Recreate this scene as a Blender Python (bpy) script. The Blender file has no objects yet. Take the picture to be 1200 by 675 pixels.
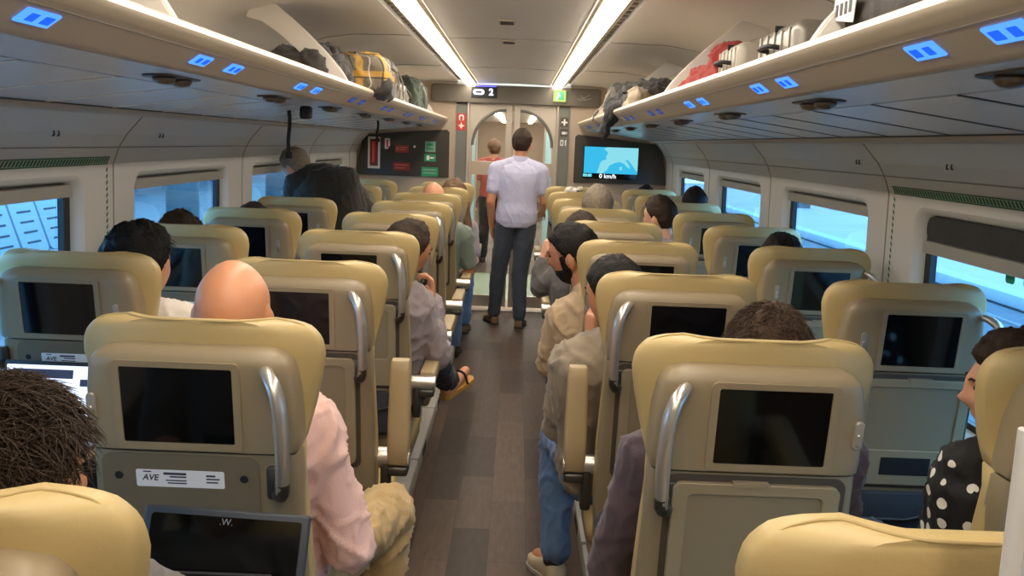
import bpy, bmesh, math, random
from mathutils import Vector, Matrix, noise
C = bpy.context.scene.collection
R = random.Random(7)
PI = math.pi
V = Vector

# ---------------------------------------------------------------- materials
MATS = {}
def lin(c):
    return tuple(((v/255)/12.92 if v/255 <= .04045 else ((v/255+.055)/1.055)**2.4) for v in c)
def mat(name, col, rough=.5, metal=0., noise_amt=0., noise_scale=20., bump=0., bump_scale=60., spec=.5, emis=None, emis_s=0., sheen=0., coat=0., alpha=1., sss=0.):
    if name in MATS: return MATS[name]
    m = bpy.data.materials.new(name); m.use_nodes = True
    nt = m.node_tree; b = nt.nodes['Principled BSDF']
    c = lin(col) + (1,)
    b.inputs['Base Color'].default_value = c
    b.inputs['Roughness'].default_value = rough
    b.inputs['Metallic'].default_value = metal
    b.inputs['Specular IOR Level'].default_value = spec
    b.inputs['Sheen Weight'].default_value = sheen
    b.inputs['Coat Weight'].default_value = coat
    if sss:
        b.inputs['Subsurface Weight'].default_value = sss
        b.inputs['Subsurface Radius'].default_value = (.012, .004, .002)
        b.inputs['Subsurface Scale'].default_value = 1.0
    if emis:
        b.inputs['Emission Color'].default_value = lin(emis) + (1,)
        b.inputs['Emission Strength'].default_value = emis_s
    if noise_amt or bump:
        tc = nt.nodes.new('ShaderNodeTexCoord')
    if noise_amt:
        n = nt.nodes.new('ShaderNodeTexNoise'); n.inputs['Scale'].default_value = noise_scale; n.inputs['Detail'].default_value = 5
        nt.links.new(tc.outputs['Object'], n.inputs['Vector'])
        mx = nt.nodes.new('ShaderNodeMix'); mx.data_type = 'RGBA'
        mx.inputs[6].default_value = tuple(v*(1-noise_amt) for v in c[:3]) + (1,)
        mx.inputs[7].default_value = tuple(min(1, v*(1+noise_amt)) for v in c[:3]) + (1,)
        nt.links.new(n.outputs['Fac'], mx.inputs[0]); nt.links.new(mx.outputs[2], b.inputs['Base Color'])
    if bump:
        n2 = nt.nodes.new('ShaderNodeTexNoise'); n2.inputs['Scale'].default_value = bump_scale; n2.inputs['Detail'].default_value = 4
        nt.links.new(tc.outputs['Object'], n2.inputs['Vector'])
        bp = nt.nodes.new('ShaderNodeBump'); bp.inputs['Strength'].default_value = bump; bp.inputs['Distance'].default_value = .01
        nt.links.new(n2.outputs['Fac'], bp.inputs['Height']); nt.links.new(bp.outputs['Normal'], b.inputs['Normal'])
    MATS[name] = m
    return m

leather = mat('cream_leather', (188,165,112), .45, noise_amt=.06, noise_scale=5, bump=.06, bump_scale=70)
shell_up = mat('taupe_plastic', (145,129,101), .38, noise_amt=.03, noise_scale=4, bump=.03, bump_scale=300)
shell_lo = mat('taupe_plastic_dark', (136,121,94), .42, noise_amt=.04, noise_scale=4)
tray_m = mat('tray_plastic', (146,131,103), .42)
tray_in = mat('tray_inner_plastic', (134,120,94), .5)
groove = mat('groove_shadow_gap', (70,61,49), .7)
recess_m = mat('recess_plastic', (112,101,80), .5)
glassblack = mat('black_screen_glass', (7,8,8), .07, spec=.5)
silver = mat('satin_silver', (204,200,192), .3, .8)
darkmet = mat('dark_metal', (80,76,70), .4, .7)
oval_m = mat('coat_hook_grey', (170,164,150), .3, .3)
armm = mat('armrest_taupe', (166,146,108), .5, noise_amt=.05, bump=.1)
pocket_m = mat('pocket_fabric', (52,54,58), .9, bump=.4, bump_scale=300)
plinth_m = mat('pale_plinth', (176,172,162), .5, noise_amt=.06)
white_st = mat('sticker_white', (232,230,228), .5)
ink = mat('ink_dark', (60,56,64), .6)
inkred = mat('ink_red', (190,80,90), .6)
black = mat('matt_black', (16,16,17), .6)
wallm = mat('wall_panel_grey', (216,211,203), .42, noise_amt=.03, noise_scale=3)
seam = mat('dark_seam', (66,62,58), .6)
jointm = mat('wall_joint', (158,153,146), .6)
ceilm = mat('ceiling_beige', (212,206,197), .5, noise_amt=.03, noise_scale=2)
rackm = mat('rack_cream', (202,188,164), .35)
rackf = mat('rack_fascia', (186,174,157), .42)
under_m = mat('rack_underside_metal', (226,231,235), .24, .2, noise_amt=.08, noise_scale=3)
pale_strip = mat('pale_strip', (240,234,216), .35)
gasket = mat('black_gasket', (24,24,25), .5)
blindbar = mat('blind_bar_grey', (164,158,146), .5)
blindfab = mat('blind_fabric_dark', (58,57,56), .85, noise_amt=.3, noise_scale=40)
tanpanel = mat('tan_end_panel', (178,160,140), .45, noise_amt=.05)
greypanel = mat('grey_glass_panel', (118,120,112), .15, noise_amt=.06)
headerm = mat('header_dark', (92,85,74), .4)
darkpanel = mat('dark_panel', (62,57,50), .3)
framem = mat('door_frame_champagne', (186,176,160), .35, .4)
greensign = mat('green_sign', (38,140,92), .5)
redsign = mat('red_sign', (176,54,44), .5, emis=(176,54,44), emis_s=.15)
whitesign = mat('white_sign', (225,224,220), .5)
mint = mat('mint_floor', (150,168,150), .6, noise_amt=.08)
hatch_g = mat('green_hatch', (28,110,66), .5)
skin_l = mat('skin_light', (214,160,130), .5, noise_amt=.08, noise_scale=30, sss=.12)
skin_t = mat('skin_tan', (206,144,106), .42, noise_amt=.07, noise_scale=25, sss=.12)
skin_d = mat('skin_olive', (186,130,98), .5, noise_amt=.08, noise_scale=30, sss=.12)
hair_bl = mat('hair_black', (22,18,15), .6, noise_amt=.5, noise_scale=120, bump=.5, bump_scale=160, spec=.25)
hair_br = mat('hair_brown', (52,38,27), .6, noise_amt=.5, noise_scale=120, bump=.5, bump_scale=160, spec=.25)
hair_lb = mat('hair_light_brown', (104,72,44), .5, noise_amt=.4, noise_scale=120, bump=.6, bump_scale=140)
hair_gr = mat('hair_grey', (132,118,100), .6, noise_amt=.5, noise_scale=90, bump=.8, bump_scale=120)
def cloth(n, c, amt=.06): return mat(n, c, .85, noise_amt=amt, noise_scale=12, bump=.15, bump_scale=250, sheen=.15)
pink = cloth('pink_shirt', (226,186,176)); khaki = cloth('khaki_cotton', (188,160,112)); lav = cloth('lavender_shirt', (192,191,218))
lavgrey = cloth('grey_lavender_shirt', (150,138,140)); jeans_d = cloth('dark_jeans', (54,60,72), .25); jeans_b = cloth('blue_jeans', (84,112,150), .3)
beige_j = cloth('beige_jacket', (190,166,134)); greysw = cloth('grey_sweater', (138,124,104)); purple = cloth('plum_shirt', (80,66,72))
blackj = cloth('black_jacket', (38,34,28)); blacktr = cloth('black_trousers', (28,26,27)); teal = cloth('teal_tshirt', (120,134,124))
whitec = cloth('white_shirt', (226,216,204)); navy = cloth('navy_trousers', (42,44,58)); redc = cloth('red_top', (172,84,76)); greyc = cloth('grey_top', (96,92,90))
shoe_br = mat('brown_suede', (110,86,62), .8, noise_amt=.1); shoe_wh = mat('cream_sneaker', (206,190,160), .6, noise_amt=.08); shoe_bk = mat('dark_shoe', (44,38,34), .5)
sole_y = mat('tan_sole', (190,140,60), .6)
eye_m = mat('eye_dark', (30,22,18), .2)

def polka():
    m = mat('polka_dot_fabric', (14,13,14), .8)
    nt = m.node_tree; b = nt.nodes['Principled BSDF']
    tc = nt.nodes.new('ShaderNodeTexCoord'); v = nt.nodes.new('ShaderNodeTexVoronoi'); v.inputs['Scale'].default_value = 21; v.inputs['Randomness'].default_value = .45
    r = nt.nodes.new('ShaderNodeMath'); r.operation = 'LESS_THAN'; r.inputs[1].default_value = .27
    mx = nt.nodes.new('ShaderNodeMix'); mx.data_type = 'RGBA'; mx.inputs[6].default_value = (.006,.006,.007,1); mx.inputs[7].default_value = (.75,.72,.66,1)
    nt.links.new(tc.outputs['Object'], v.inputs['Vector']); nt.links.new(v.outputs['Distance'], r.inputs[0])
    nt.links.new(r.outputs[0], mx.inputs[0]); nt.links.new(mx.outputs[2], b.inputs['Base Color'])
    return m
polkam = polka()

def floor_mat():
    m = mat('plank_vinyl', (88,74,62), .55, spec=.3)
    nt = m.node_tree; b = nt.nodes['Principled BSDF']
    tc = nt.nodes.new('ShaderNodeTexCoord'); mp = nt.nodes.new('ShaderNodeMapping'); mp.inputs['Rotation'].default_value = (0,0,PI/2)
    br = nt.nodes.new('ShaderNodeTexBrick'); br.inputs['Scale'].default_value = 1
    br.inputs['Brick Width'].default_value = .62; br.inputs['Row Height'].default_value = .155; br.inputs['Mortar Size'].default_value = .0012
    br.inputs['Color1'].default_value = lin((94,76,64))+(1,); br.inputs['Color2'].default_value = lin((56,45,38))+(1,); br.inputs['Mortar'].default_value = lin((56,46,40))+(1,)
    n = nt.nodes.new('ShaderNodeTexNoise'); n.inputs['Scale'].default_value = 9; n.inputs['Detail'].default_value = 8
    mp2 = nt.nodes.new('ShaderNodeMapping'); mp2.inputs['Scale'].default_value = (5,1,1)
    mx = nt.nodes.new('ShaderNodeMix'); mx.data_type = 'RGBA'; mx.blend_type = 'OVERLAY'; mx.inputs[0].default_value = .45
    L = nt.links.new
    L(tc.outputs['Object'], mp.inputs['Vector']); L(mp.outputs['Vector'], br.inputs['Vector'])
    L(tc.outputs['Object'], mp2.inputs['Vector']); L(mp2.outputs['Vector'], n.inputs['Vector'])
    L(br.outputs['Color'], mx.inputs[6]); L(n.outputs['Fac'], mx.inputs[7]); L(mx.outputs[2], b.inputs['Base Color'])
    return m
floorm = floor_mat()

def plaid():
    m = mat('plaid_fabric', (206,160,62), .85)
    nt = m.node_tree; b = nt.nodes['Principled BSDF']; L = nt.links.new
    tc = nt.nodes.new('ShaderNodeTexCoord'); sp = nt.nodes.new('ShaderNodeSeparateXYZ'); L(tc.outputs['Object'], sp.inputs[0])
    prev = None
    xy = nt.nodes.new('ShaderNodeMath'); xy.operation = 'ADD'; L(sp.outputs[0], xy.inputs[0]); L(sp.outputs[1], xy.inputs[1])
    def band(axis, scale, lo, off=0.):
        a = nt.nodes.new('ShaderNodeMath'); a.operation = 'MULTIPLY_ADD'; a.inputs[1].default_value = scale; a.inputs[2].default_value = off; L(xy.outputs[0] if axis == 1 else sp.outputs[axis], a.inputs[0])
        f = nt.nodes.new('ShaderNodeMath'); f.operation = 'FRACT'; L(a.outputs[0], f.inputs[0])
        l = nt.nodes.new('ShaderNodeMath'); l.operation = 'LESS_THAN'; l.inputs[1].default_value = lo; L(f.outputs[0], l.inputs[0])
        return l.outputs[0]
    col = None
    base = lin((112,102,88))+(1,)
    for axis, sc, lo, off, c, k in ((1,2.9,.26,.35,(196,150,62),.8),(2,3.6,.24,.1,(196,150,62),.75),(1,2.6,.07,.30,(52,46,38),.8),(2,3.4,.06,.22,(52,46,38),.8),(1,2.6,.04,.70,(214,204,184),.7)):
        mx = nt.nodes.new('ShaderNodeMix'); mx.data_type = 'RGBA'; mx.inputs[7].default_value = lin(c)+(1,)
        if col is None: mx.inputs[6].default_value = base
        else: L(col, mx.inputs[6])
        g = nt.nodes.new('ShaderNodeMath'); g.operation = 'MULTIPLY'; g.inputs[1].default_value = k; L(band(axis,sc*2.6,lo,off), g.inputs[0])
        L(g.outputs[0], mx.inputs[0]); col = mx.outputs[2]
    L(col, b.inputs['Base Color'])
    return m
plaidm = plaid()

def emitter(name, col, s):
    if name in MATS: return MATS[name]
    m = bpy.data.materials.new(name); m.use_nodes = True; nt = m.node_tree
    nt.nodes.clear(); o = nt.nodes.new('ShaderNodeOutputMaterial'); e = nt.nodes.new('ShaderNodeEmission')
    e.inputs[0].default_value = lin(col)+(1,); e.inputs[1].default_value = s; nt.links.new(e.outputs[0], o.inputs[0])
    MATS[name] = m; return m

def glass(name, tint, gl=.06, rough=.0):
    m = bpy.data.materials.new(name); m.use_nodes = True; nt = m.node_tree; nt.nodes.clear()
    o = nt.nodes.new('ShaderNodeOutputMaterial'); t = nt.nodes.new('ShaderNodeBsdfTransparent'); t.inputs[0].default_value = tint+(1,)
    g = nt.nodes.new('ShaderNodeBsdfGlossy'); g.inputs['Roughness'].default_value = rough
    lw = nt.nodes.new('ShaderNodeLayerWeight'); pw = nt.nodes.new('ShaderNodeMath'); pw.operation = 'POWER'; pw.inputs[1].default_value = 5
    f = nt.nodes.new('ShaderNodeMath'); f.operation = 'MULTIPLY_ADD'; f.inputs[1].default_value = .85; f.inputs[2].default_value = .035
    mx = nt.nodes.new('ShaderNodeMixShader'); L = nt.links.new
    lw.inputs['Blend'].default_value = .5; L(lw.outputs['Facing'], pw.inputs[0]); L(pw.outputs[0], f.inputs[0])
    L(f.outputs[0], mx.inputs[0]); L(t.outputs[0], mx.inputs[1]); L(g.outputs[0], mx.inputs[2]); L(mx.outputs[0], o.inputs[0])
    MATS[name] = m; return m
win_glass = glass('tinted_window_glass', (.56,.82,1.0))
door_glass = glass('door_glass', (.93,.95,.94))

# ---------------------------------------------------------------- objects
def link(name, bm, m, parent=None, smooth=None, loc=None):
    me = bpy.data.meshes.new(name)
    bmesh.ops.recalc_face_normals(bm, faces=bm.faces)
    bm.to_mesh(me); bm.free()
    return link_me(name, me, m, parent, smooth, loc)
def link_me(name, me, m, parent=None, smooth=None, loc=None):
    for mm in (m if isinstance(m, (list, tuple)) else [m]): me.materials.append(mm)
    if smooth is not None:
        me.polygons.foreach_set('use_smooth', [True]*len(me.polygons))
        if smooth < 179: me.set_sharp_from_angle(angle=math.radians(smooth))
    o = bpy.data.objects.new(name, me); C.objects.link(o)
    if parent: o.parent = parent
    if loc: o.location = loc
    return o
def thing(name, label, cat, loc=(0,0,0), group=None):
    o = bpy.data.objects.new(name, None); o.empty_display_size = .1; C.objects.link(o); o.location = loc
    return tag(o, label, cat, group)
def tag(o, label, cat, group=None):
    o['label'] = label; o['category'] = cat
    if group: o['group'] = group
    return o
def struct(o):
    o['kind'] = 'structure'; return o
def dup(root, loc, label, group=None):
    r = root.copy(); C.objects.link(r); r.location = loc; r['label'] = label
    if group: r['group'] = group
    for ch in list(root.children):
        c = ch.copy(); C.objects.link(c); c.parent = r
        for g in list(ch.children):
            d = g.copy(); C.objects.link(d); d.parent = c
    return r

# a scratch scene in which modifiers and text are turned into plain meshes
WS = bpy.data.scenes.new('scratch')
def workdg():
    with bpy.context.temp_override(scene=WS, view_layer=WS.view_layers[0]):
        dg = bpy.context.evaluated_depsgraph_get()
    dg.update(); return dg
# ---------------------------------------------------------------- mesh builders
def loft(bm, rings, cap=True, closed=True, mi=0):
    vs = [[bm.verts.new(p) for p in r] for r in rings]
    n = len(vs[0])
    for a, b in zip(vs, vs[1:]):
        for i in range(n if closed else n-1):
            j = (i+1) % n
            f = bm.faces.new((a[i], a[j], b[j], b[i])); f.material_index = mi
    if cap and closed:
        bm.faces.new(vs[0][::-1]).material_index = mi; bm.faces.new(vs[-1]).material_index = mi
    return vs
def box(bm, c, s, bev=0., rot=None, mi=0, seg=2):
    g = bmesh.ops.create_cube(bm, size=1.)
    vs = g['verts']
    for v in vs: v.co = V((v.co.x*s[0], v.co.y*s[1], v.co.z*s[2]))
    fs = set(f for v in vs for f in v.link_faces)
    if bev:
        es = list(set(e for v in vs for e in v.link_edges))
        r = bmesh.ops.bevel(bm, geom=es, offset=min(bev, min(s)*.49), segments=seg, profile=.5, affect='EDGES')
        vs = list(set(v for f in r['faces'] for v in f.verts) | set(v for v in vs if v.is_valid))
        fs = set(f for v in vs for f in v.link_faces)
    for f in fs: f.material_index = mi
    for v in vs:
        if rot: v.co = rot @ v.co
        v.co += V(c)
    return vs
def frame_axes(d):
    d = d.normalized()
    up = V((0,0,1)) if abs(d.z) < .9 else V((0,1,0))
    x = d.cross(up).normalized(); y = x.cross(d).normalized()
    return x, y
def tube(bm, pts, rads, seg=10, ell=1., mi=0, cap=True):
    pts = [V(p) for p in pts]
    if not isinstance(rads, (list, tuple)): rads = [rads]*len(pts)
    rings = []; x0 = None
    for i, p in enumerate(pts):
        d = pts[min(i+1, len(pts)-1)] - pts[max(i-1, 0)]
        if x0 is None: x, y = frame_axes(d)
        else:
            d.normalize(); x = (x0 - d*x0.dot(d)).normalized(); y = x.cross(d).normalized()
        x0 = x
        rings.append([p + x*math.cos(2*PI*k/seg)*rads[i] + y*math.sin(2*PI*k/seg)*rads[i]*ell for k in range(seg)])
    return loft(bm, rings, cap, mi=mi)
def bez(pts, n=8):
    """Catmull-Rom through points"""
    P = [V(p) for p in pts]; P = [P[0]*2-P[1]] + P + [P[-1]*2-P[-2]]; out = []
    for i in range(1, len(P)-2):
        for k in range(n):
            t = k/n; a, b, c, d = P[i-1], P[i], P[i+1], P[i+2]
            out.append(.5*((2*b) + (c-a)*t + (2*a-5*b+4*c-d)*t*t + (3*b-a-3*c+d)*t**3))
    out.append(P[-2]); return out
def capsule(bm, a, b, ra, rb, seg=14, ell=1., xax=None):
    a, b = V(a), V(b); d = (b-a); L = d.length
    if L < 1e-6: return
    d.normalize()
    if xax is not None:
        x = (V(xax) - d*V(xax).dot(d)).normalized(); y = x.cross(d).normalized()
    else: x, y = frame_axes(d)
    prof = []
    for k in range(1, 5): t = PI/2*k/5; prof.append((-math.cos(t)*ra, math.sin(t)*ra))
    for k in range(0, 5): t = k/4; prof.append((L*t, ra+(rb-ra)*t))
    for k in range(1, 5): t = PI/2*k/5; prof.append((L+math.sin(t)*rb, math.cos(t)*rb))
    loft(bm, [[a + d*h + x*math.cos(2*PI*i/seg)*r + y*math.sin(2*PI*i/seg)*r*ell for i in range(seg)] for h, r in prof])
def ellipsoid(bm, c, r, rot=None, u=16, v=10, mi=0):
    g = bmesh.ops.create_uvsphere(bm, u_segments=u, v_segments=v, radius=1.)
    for q in g['verts']:
        q.co = V((q.co.x*r[0], q.co.y*r[1], q.co.z*r[2]))
        if rot: q.co = rot @ q.co
        q.co += V(c)
    for f in set(f for q in g['verts'] for f in q.link_faces): f.material_index = mi
    return g['verts']
def sup(t, e):
    c, s = math.cos(t), math.sin(t)
    return math.copysign(abs(c)**e, c), math.copysign(abs(s)**e, s)
def rrect(x0, x1, z0, z1, r, n=5):
    r = min(r, (x1-x0)/2-1e-4, (z1-z0)/2-1e-4); out = []
    for cx, cz, a0 in ((x1-r, z1-r, 0), (x0+r, z1-r, PI/2), (x0+r, z0+r, PI), (x1-r, z0+r, 1.5*PI)):
        for k in range(n+1):
            a = a0 + PI/2*k/n; out.append((cx+math.cos(a)*r, cz+math.sin(a)*r))
    return out
def slab2d(bm, outline, f, o0, o1, bev=.002, mi=0):
    """prism of a 2-D outline; f(u, v, offset) -> point; o1 is the outer face, its edge softened"""
    cx = sum(p[0] for p in outline)/len(outline); cz = sum(p[1] for p in outline)/len(outline)
    def shr(d):
        out = []
        for x, z in outline:
            dx, dz = x-cx, z-cz; l = math.hypot(dx, dz) or 1
            out.append((x-dx/l*d, z-dz/l*d))
        return out
    s = 1 if o1 > o0 else -1
    loft(bm, [[f(x, z, o0) for x, z in outline], [f(x, z, o1-s*bev) for x, z in outline], [f(x, z, o1) for x, z in shr(bev)]], mi=mi)
def ring2d(bm, outer, inner, f, o0, o1, mi=0):
    n = len(outer)
    A = [[bm.verts.new(f(x, z, o)) for x, z in L] for L, o in ((outer, o0), (outer, o1), (inner, o1), (inner, o0))]
    for a in range(4):
        b = (a+1) % 4
        for i in range(n):
            j = (i+1) % n; bm.faces.new((A[a][i], A[a][j], A[b][j], A[b][i])).material_index = mi
def text_bm(s, size, f, depth=.001, align='CENTER', shear=0., bold=0.):
    cu = bpy.data.curves.new('t', 'FONT'); cu.body = s; cu.size = size; cu.align_x = align; cu.align_y = 'CENTER'; cu.extrude = depth/2; cu.shear = shear; cu.offset = bold; cu.resolution_u = 3
    o = bpy.data.objects.new('t', cu); WS.collection.objects.link(o)
    dg = workdg()
    me = bpy.data.meshes.new_from_object(o.evaluated_get(dg))
    bm = bmesh.new(); bm.from_mesh(me)
    for v in bm.verts: v.co = f(v.co.x, v.co.y, v.co.z)
    bpy.data.objects.remove(o); bpy.data.curves.remove(cu); bpy.data.meshes.remove(me)
    return bm
def remesh(name, bm, m, parent, voxel, smooth_it=3, wr=0., ws=14., loc=None, wrap=None):
    me = bpy.data.meshes.new(name); bmesh.ops.recalc_face_normals(bm, faces=bm.faces); bm.to_mesh(me); bm.free()
    o = bpy.data.objects.new('tmp', me); WS.collection.objects.link(o)
    md = o.modifiers.new('r', 'REMESH'); md.mode = 'VOXEL'; md.voxel_size = voxel
    if smooth_it:
        sm = o.modifiers.new('s', 'SMOOTH'); sm.factor = .5; sm.iterations = smooth_it
    dg = workdg()
    m2 = bpy.data.meshes.new_from_object(o.evaluated_get(dg)); m2.name = name
    bpy.data.objects.remove(o); bpy.data.meshes.remove(me)
    if wr:
        nor = [v.normal.copy() for v in m2.vertices]; cos = [v.co.copy() for v in m2.vertices]
        for i, p in enumerate(cos):
            q = V((p.x*ws+p.z*4, p.y*ws-p.z*5, p.z*ws*.5)); q2 = V((p.x*ws*2-p.z*11, p.y*ws*2, p.z*ws*1.1+5))
            n = .7*noise.noise(q)+1.1*max(0,1-abs(noise.noise(q+V((9,3,1))))*4)**2+.6*max(0,1-abs(noise.noise(q2))*4)**2-.4
            cos[i] = p + nor[i]*n*wr
        m2.vertices.foreach_set('co', [c for q in cos for c in q]); m2.update()
    return link_me(name, m2, m, parent, 180, loc)
# ---------------------------------------------------------------- the coach
Y0, Y1 = -1.3, 8.9
def xw(z):
    P = [(0,1.515),(1.5,1.483),(1.56,1.46),(1.61,1.43),(1.66,1.385),(1.72,1.33)]
    for (a,xa),(b,xb) in zip(P,P[1:]):
        if z <= b: return xa+(xb-xa)*(z-a)/(b-a)
    return P[-1][1]
WIN = [(.42,1.60),(2.09,3.265),(3.755,4.925),(5.42,6.59),(7.085,8.255)]
ZB, ZT = .78, 1.437

bm = bmesh.new(); box(bm, (0,(Y0+8.87)/2,-.03), (3.1,8.87-Y0,.06)); struct(link('floor', bm, floorm))

def wall(s, name):
    bm = bmesh.new(); edges = []
    f = lambda y, z, o=0: V((s*(xw(z)+o), y, z))
    def loop(pts):
        vs = [bm.verts.new(f(*p)) for p in pts]
        for a, b in zip(vs, vs[1:]+vs[:1]): edges.append(bm.edges.new((a, b)))
    loop([(Y0,0),(Y1,0),(Y1,1.5),(Y0,1.5)])
    holes = [rrect(a-.03, b+.03, ZB-.03, ZT+.028, .075) for a, b in WIN]
    for h in holes: loop(h)
    bmesh.ops.triangle_fill(bm, use_beauty=True, edges=edges)
    bm2 = bmesh.new()
    loft(bm2, [[f(Y0,z),f(Y1,z)] for z in (1.5,1.53,1.56,1.585,1.61,1.635,1.66,1.69,1.72)], cap=False, closed=False)
    me = bpy.data.meshes.new('t'); bm2.to_mesh(me); bm2.free(); bm.from_mesh(me); bpy.data.meshes.remove(me)
    w = struct(link(name, bm, wallm)); 
    for p in w.data.polygons: p.use_smooth = False
    # panel joints and the ledge above the windows
    k = 0
    bm = bmesh.new()
    for y in (1.85,3.53,5.19,6.86,8.5):
        tube(bm, [f(y+.0*(z), z, -.001) for z in (.5,.9,1.2,1.4,1.5,1.56,1.61,1.66,1.70)], .0028, 6)
    tube(bm, [f(Y0,1.562,-.001), f(Y1,1.562,-.001)], .0025, 6)
    struct(link('panel_joint', bm, jointm, w))
    return w
wl = wall(-1, 'wall_left'); wr = wall(1, 'wall_right')
n = 0
for s in (-1, 1):
    for i, (a, b) in enumerate(WIN):
        n += 1
        f = lambda y, z, o, s=s: V((s*(xw(z)+o), y, z))
        H = rrect(a-.03, b+.03, ZB-.03, ZT+.028, .075); I1 = rrect(a, b, ZB, ZT, .055); I2 = rrect(a+.03, b-.045, ZB+.022, ZT-.012, .04)
        bm = bmesh.new()
        vs = [[bm.verts.new(f(y,z,o)) for y, z in L] for L, o in ((H,0),(rrect(a-.012,b+.012,ZB-.012,ZT+.012,.065),.008),(I1,.045))]
        N = len(H)
        for A, B in zip(vs, vs[1:]):
            for q in range(N): bm.faces.new((A[q],A[(q+1)%N],B[(q+1)%N],B[q]))
        w = struct(link('window_%d' % n, bm, wallm, None, 60))
        bm = bmesh.new(); ring2d(bm, I1, I2, f, .04, .062); struct(link('window_gasket', bm, gasket, w))
        bm = bmesh.new(); slab2d(bm, I2, f, .056, .060, .0005); struct(link('window_glass', bm, win_glass, w))
        bm = bmesh.new()
        big = (s == 1 and i == 1)
        zt = ZT-.004; zb = ZT-.088 if big else ZT-.006
        if big:
            slab2d(bm, rrect(a+.004, b-.004, zb, zt, .04), f, .046, .034, .001)
            struct(link('blind_fabric', bm, blindfab, w)); bm = bmesh.new()
        slab2d(bm, rrect(a+.006, b-.03, zb-.042, zb, .008), f, .046, .012, .005)
        struct(link('blind_bar', bm, blindbar, w))
        if i == 1:
            bm = bmesh.new()
            for yy in (2.62, 2.72):
                slab2d(bm, rrect(yy-.025, yy+.025, zb-.075, zb-.04, .012), f, .055, .053, .0005)
            struct(link('window_sticker', bm, greensign, w))

# ceiling
prof = [(1.33,1.72),(1.345,1.80),(1.33,1.92),(1.26,2.03),(1.15,2.11),(1.0,2.16),(.85,2.183),(.70,2.19),(.53,2.188),(.53,2.215),(.485,2.215),(.485,2.185),(.47,2.18),(.46,2.20),(.35,2.20),(.34,2.18),(.2,2.186),(0,2.188)]
full = [(-x,z) for x,z in prof] + [(x,z) for x,z in prof[::-1][1:]]
bm = bmesh.new(); loft(bm, [[V((x,y,z)) for x,z in full] for y in (Y0,Y1)], cap=False, closed=False)
ce = struct(link('ceiling', bm, ceilm, None, 35))
bm = bmesh.new()
for y in (1.2,3.15,5.1,7.05):
    tube(bm, [(-.33,y,2.181),(0,y,2.188),(.33,y,2.181)], .003, 6)
    for s in (-1,1): tube(bm, [(s*.54,y,2.187),(s*.85,y,2.182),(s*1.0,y,2.159),(s*1.15,y,2.109),(s*1.26,y,2.029)], .003, 6)
struct(link('ceiling_joint', bm, jointm, ce))
bm = bmesh.new()
for s in (-1,1):
    box(bm, (s*.507,(Y0+Y1)/2,2.213), (.04,Y1-Y0,.008))
struct(link('ceiling_slot', bm, seam, ce))
bm = bmesh.new()
for s in (-1,1):
    for k in range(int((Y1-0)/.12)): box(bm, (s*.507, .05+k*.12, 2.206), (.036,.045,.006))
struct(link('slot_diffuser', bm, blindbar, ce))

strip_e = emitter('strip_light', (255,243,226), 15)
for s, nm in ((-1,'over the notice panel half'), (1,'over the map screen half')):
    t = thing('ceiling_light', 'long white light strip set in the ceiling, ' + nm, 'ceiling light', (s*.405,(Y0+Y1)/2,2.17), 'ceiling light strips')
    L = Y1-Y0-.02
    bm = bmesh.new(); box(bm, (0,0,-.004), (.076,L,.032), .008); link('diffuser', bm, strip_e, t)
    for q in (-1,1):
        bm = bmesh.new(); box(bm, (q*.047,0,.010), (.010,L,.03), .002); link('light_housing', bm, rackm, t)
for y, nm in ((4.38,'nearer'),(5.22,'further')):
    t = thing('ceiling_vent', 'small square grey ceiling grille, the %s of two between the light strips' % nm, 'vent', (-.012,y,2.187), 'ceiling grilles')
    bm = bmesh.new(); box(bm, (0,0,-.004), (.085,.13,.008), .003); link('vent_frame', bm, rackf, t)
    bm = bmesh.new()
    for k in range(5): box(bm, (0,-.044+k*.022,-.009), (.062,.008,.004))
    link('vent_slat', bm, seam, t)

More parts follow.
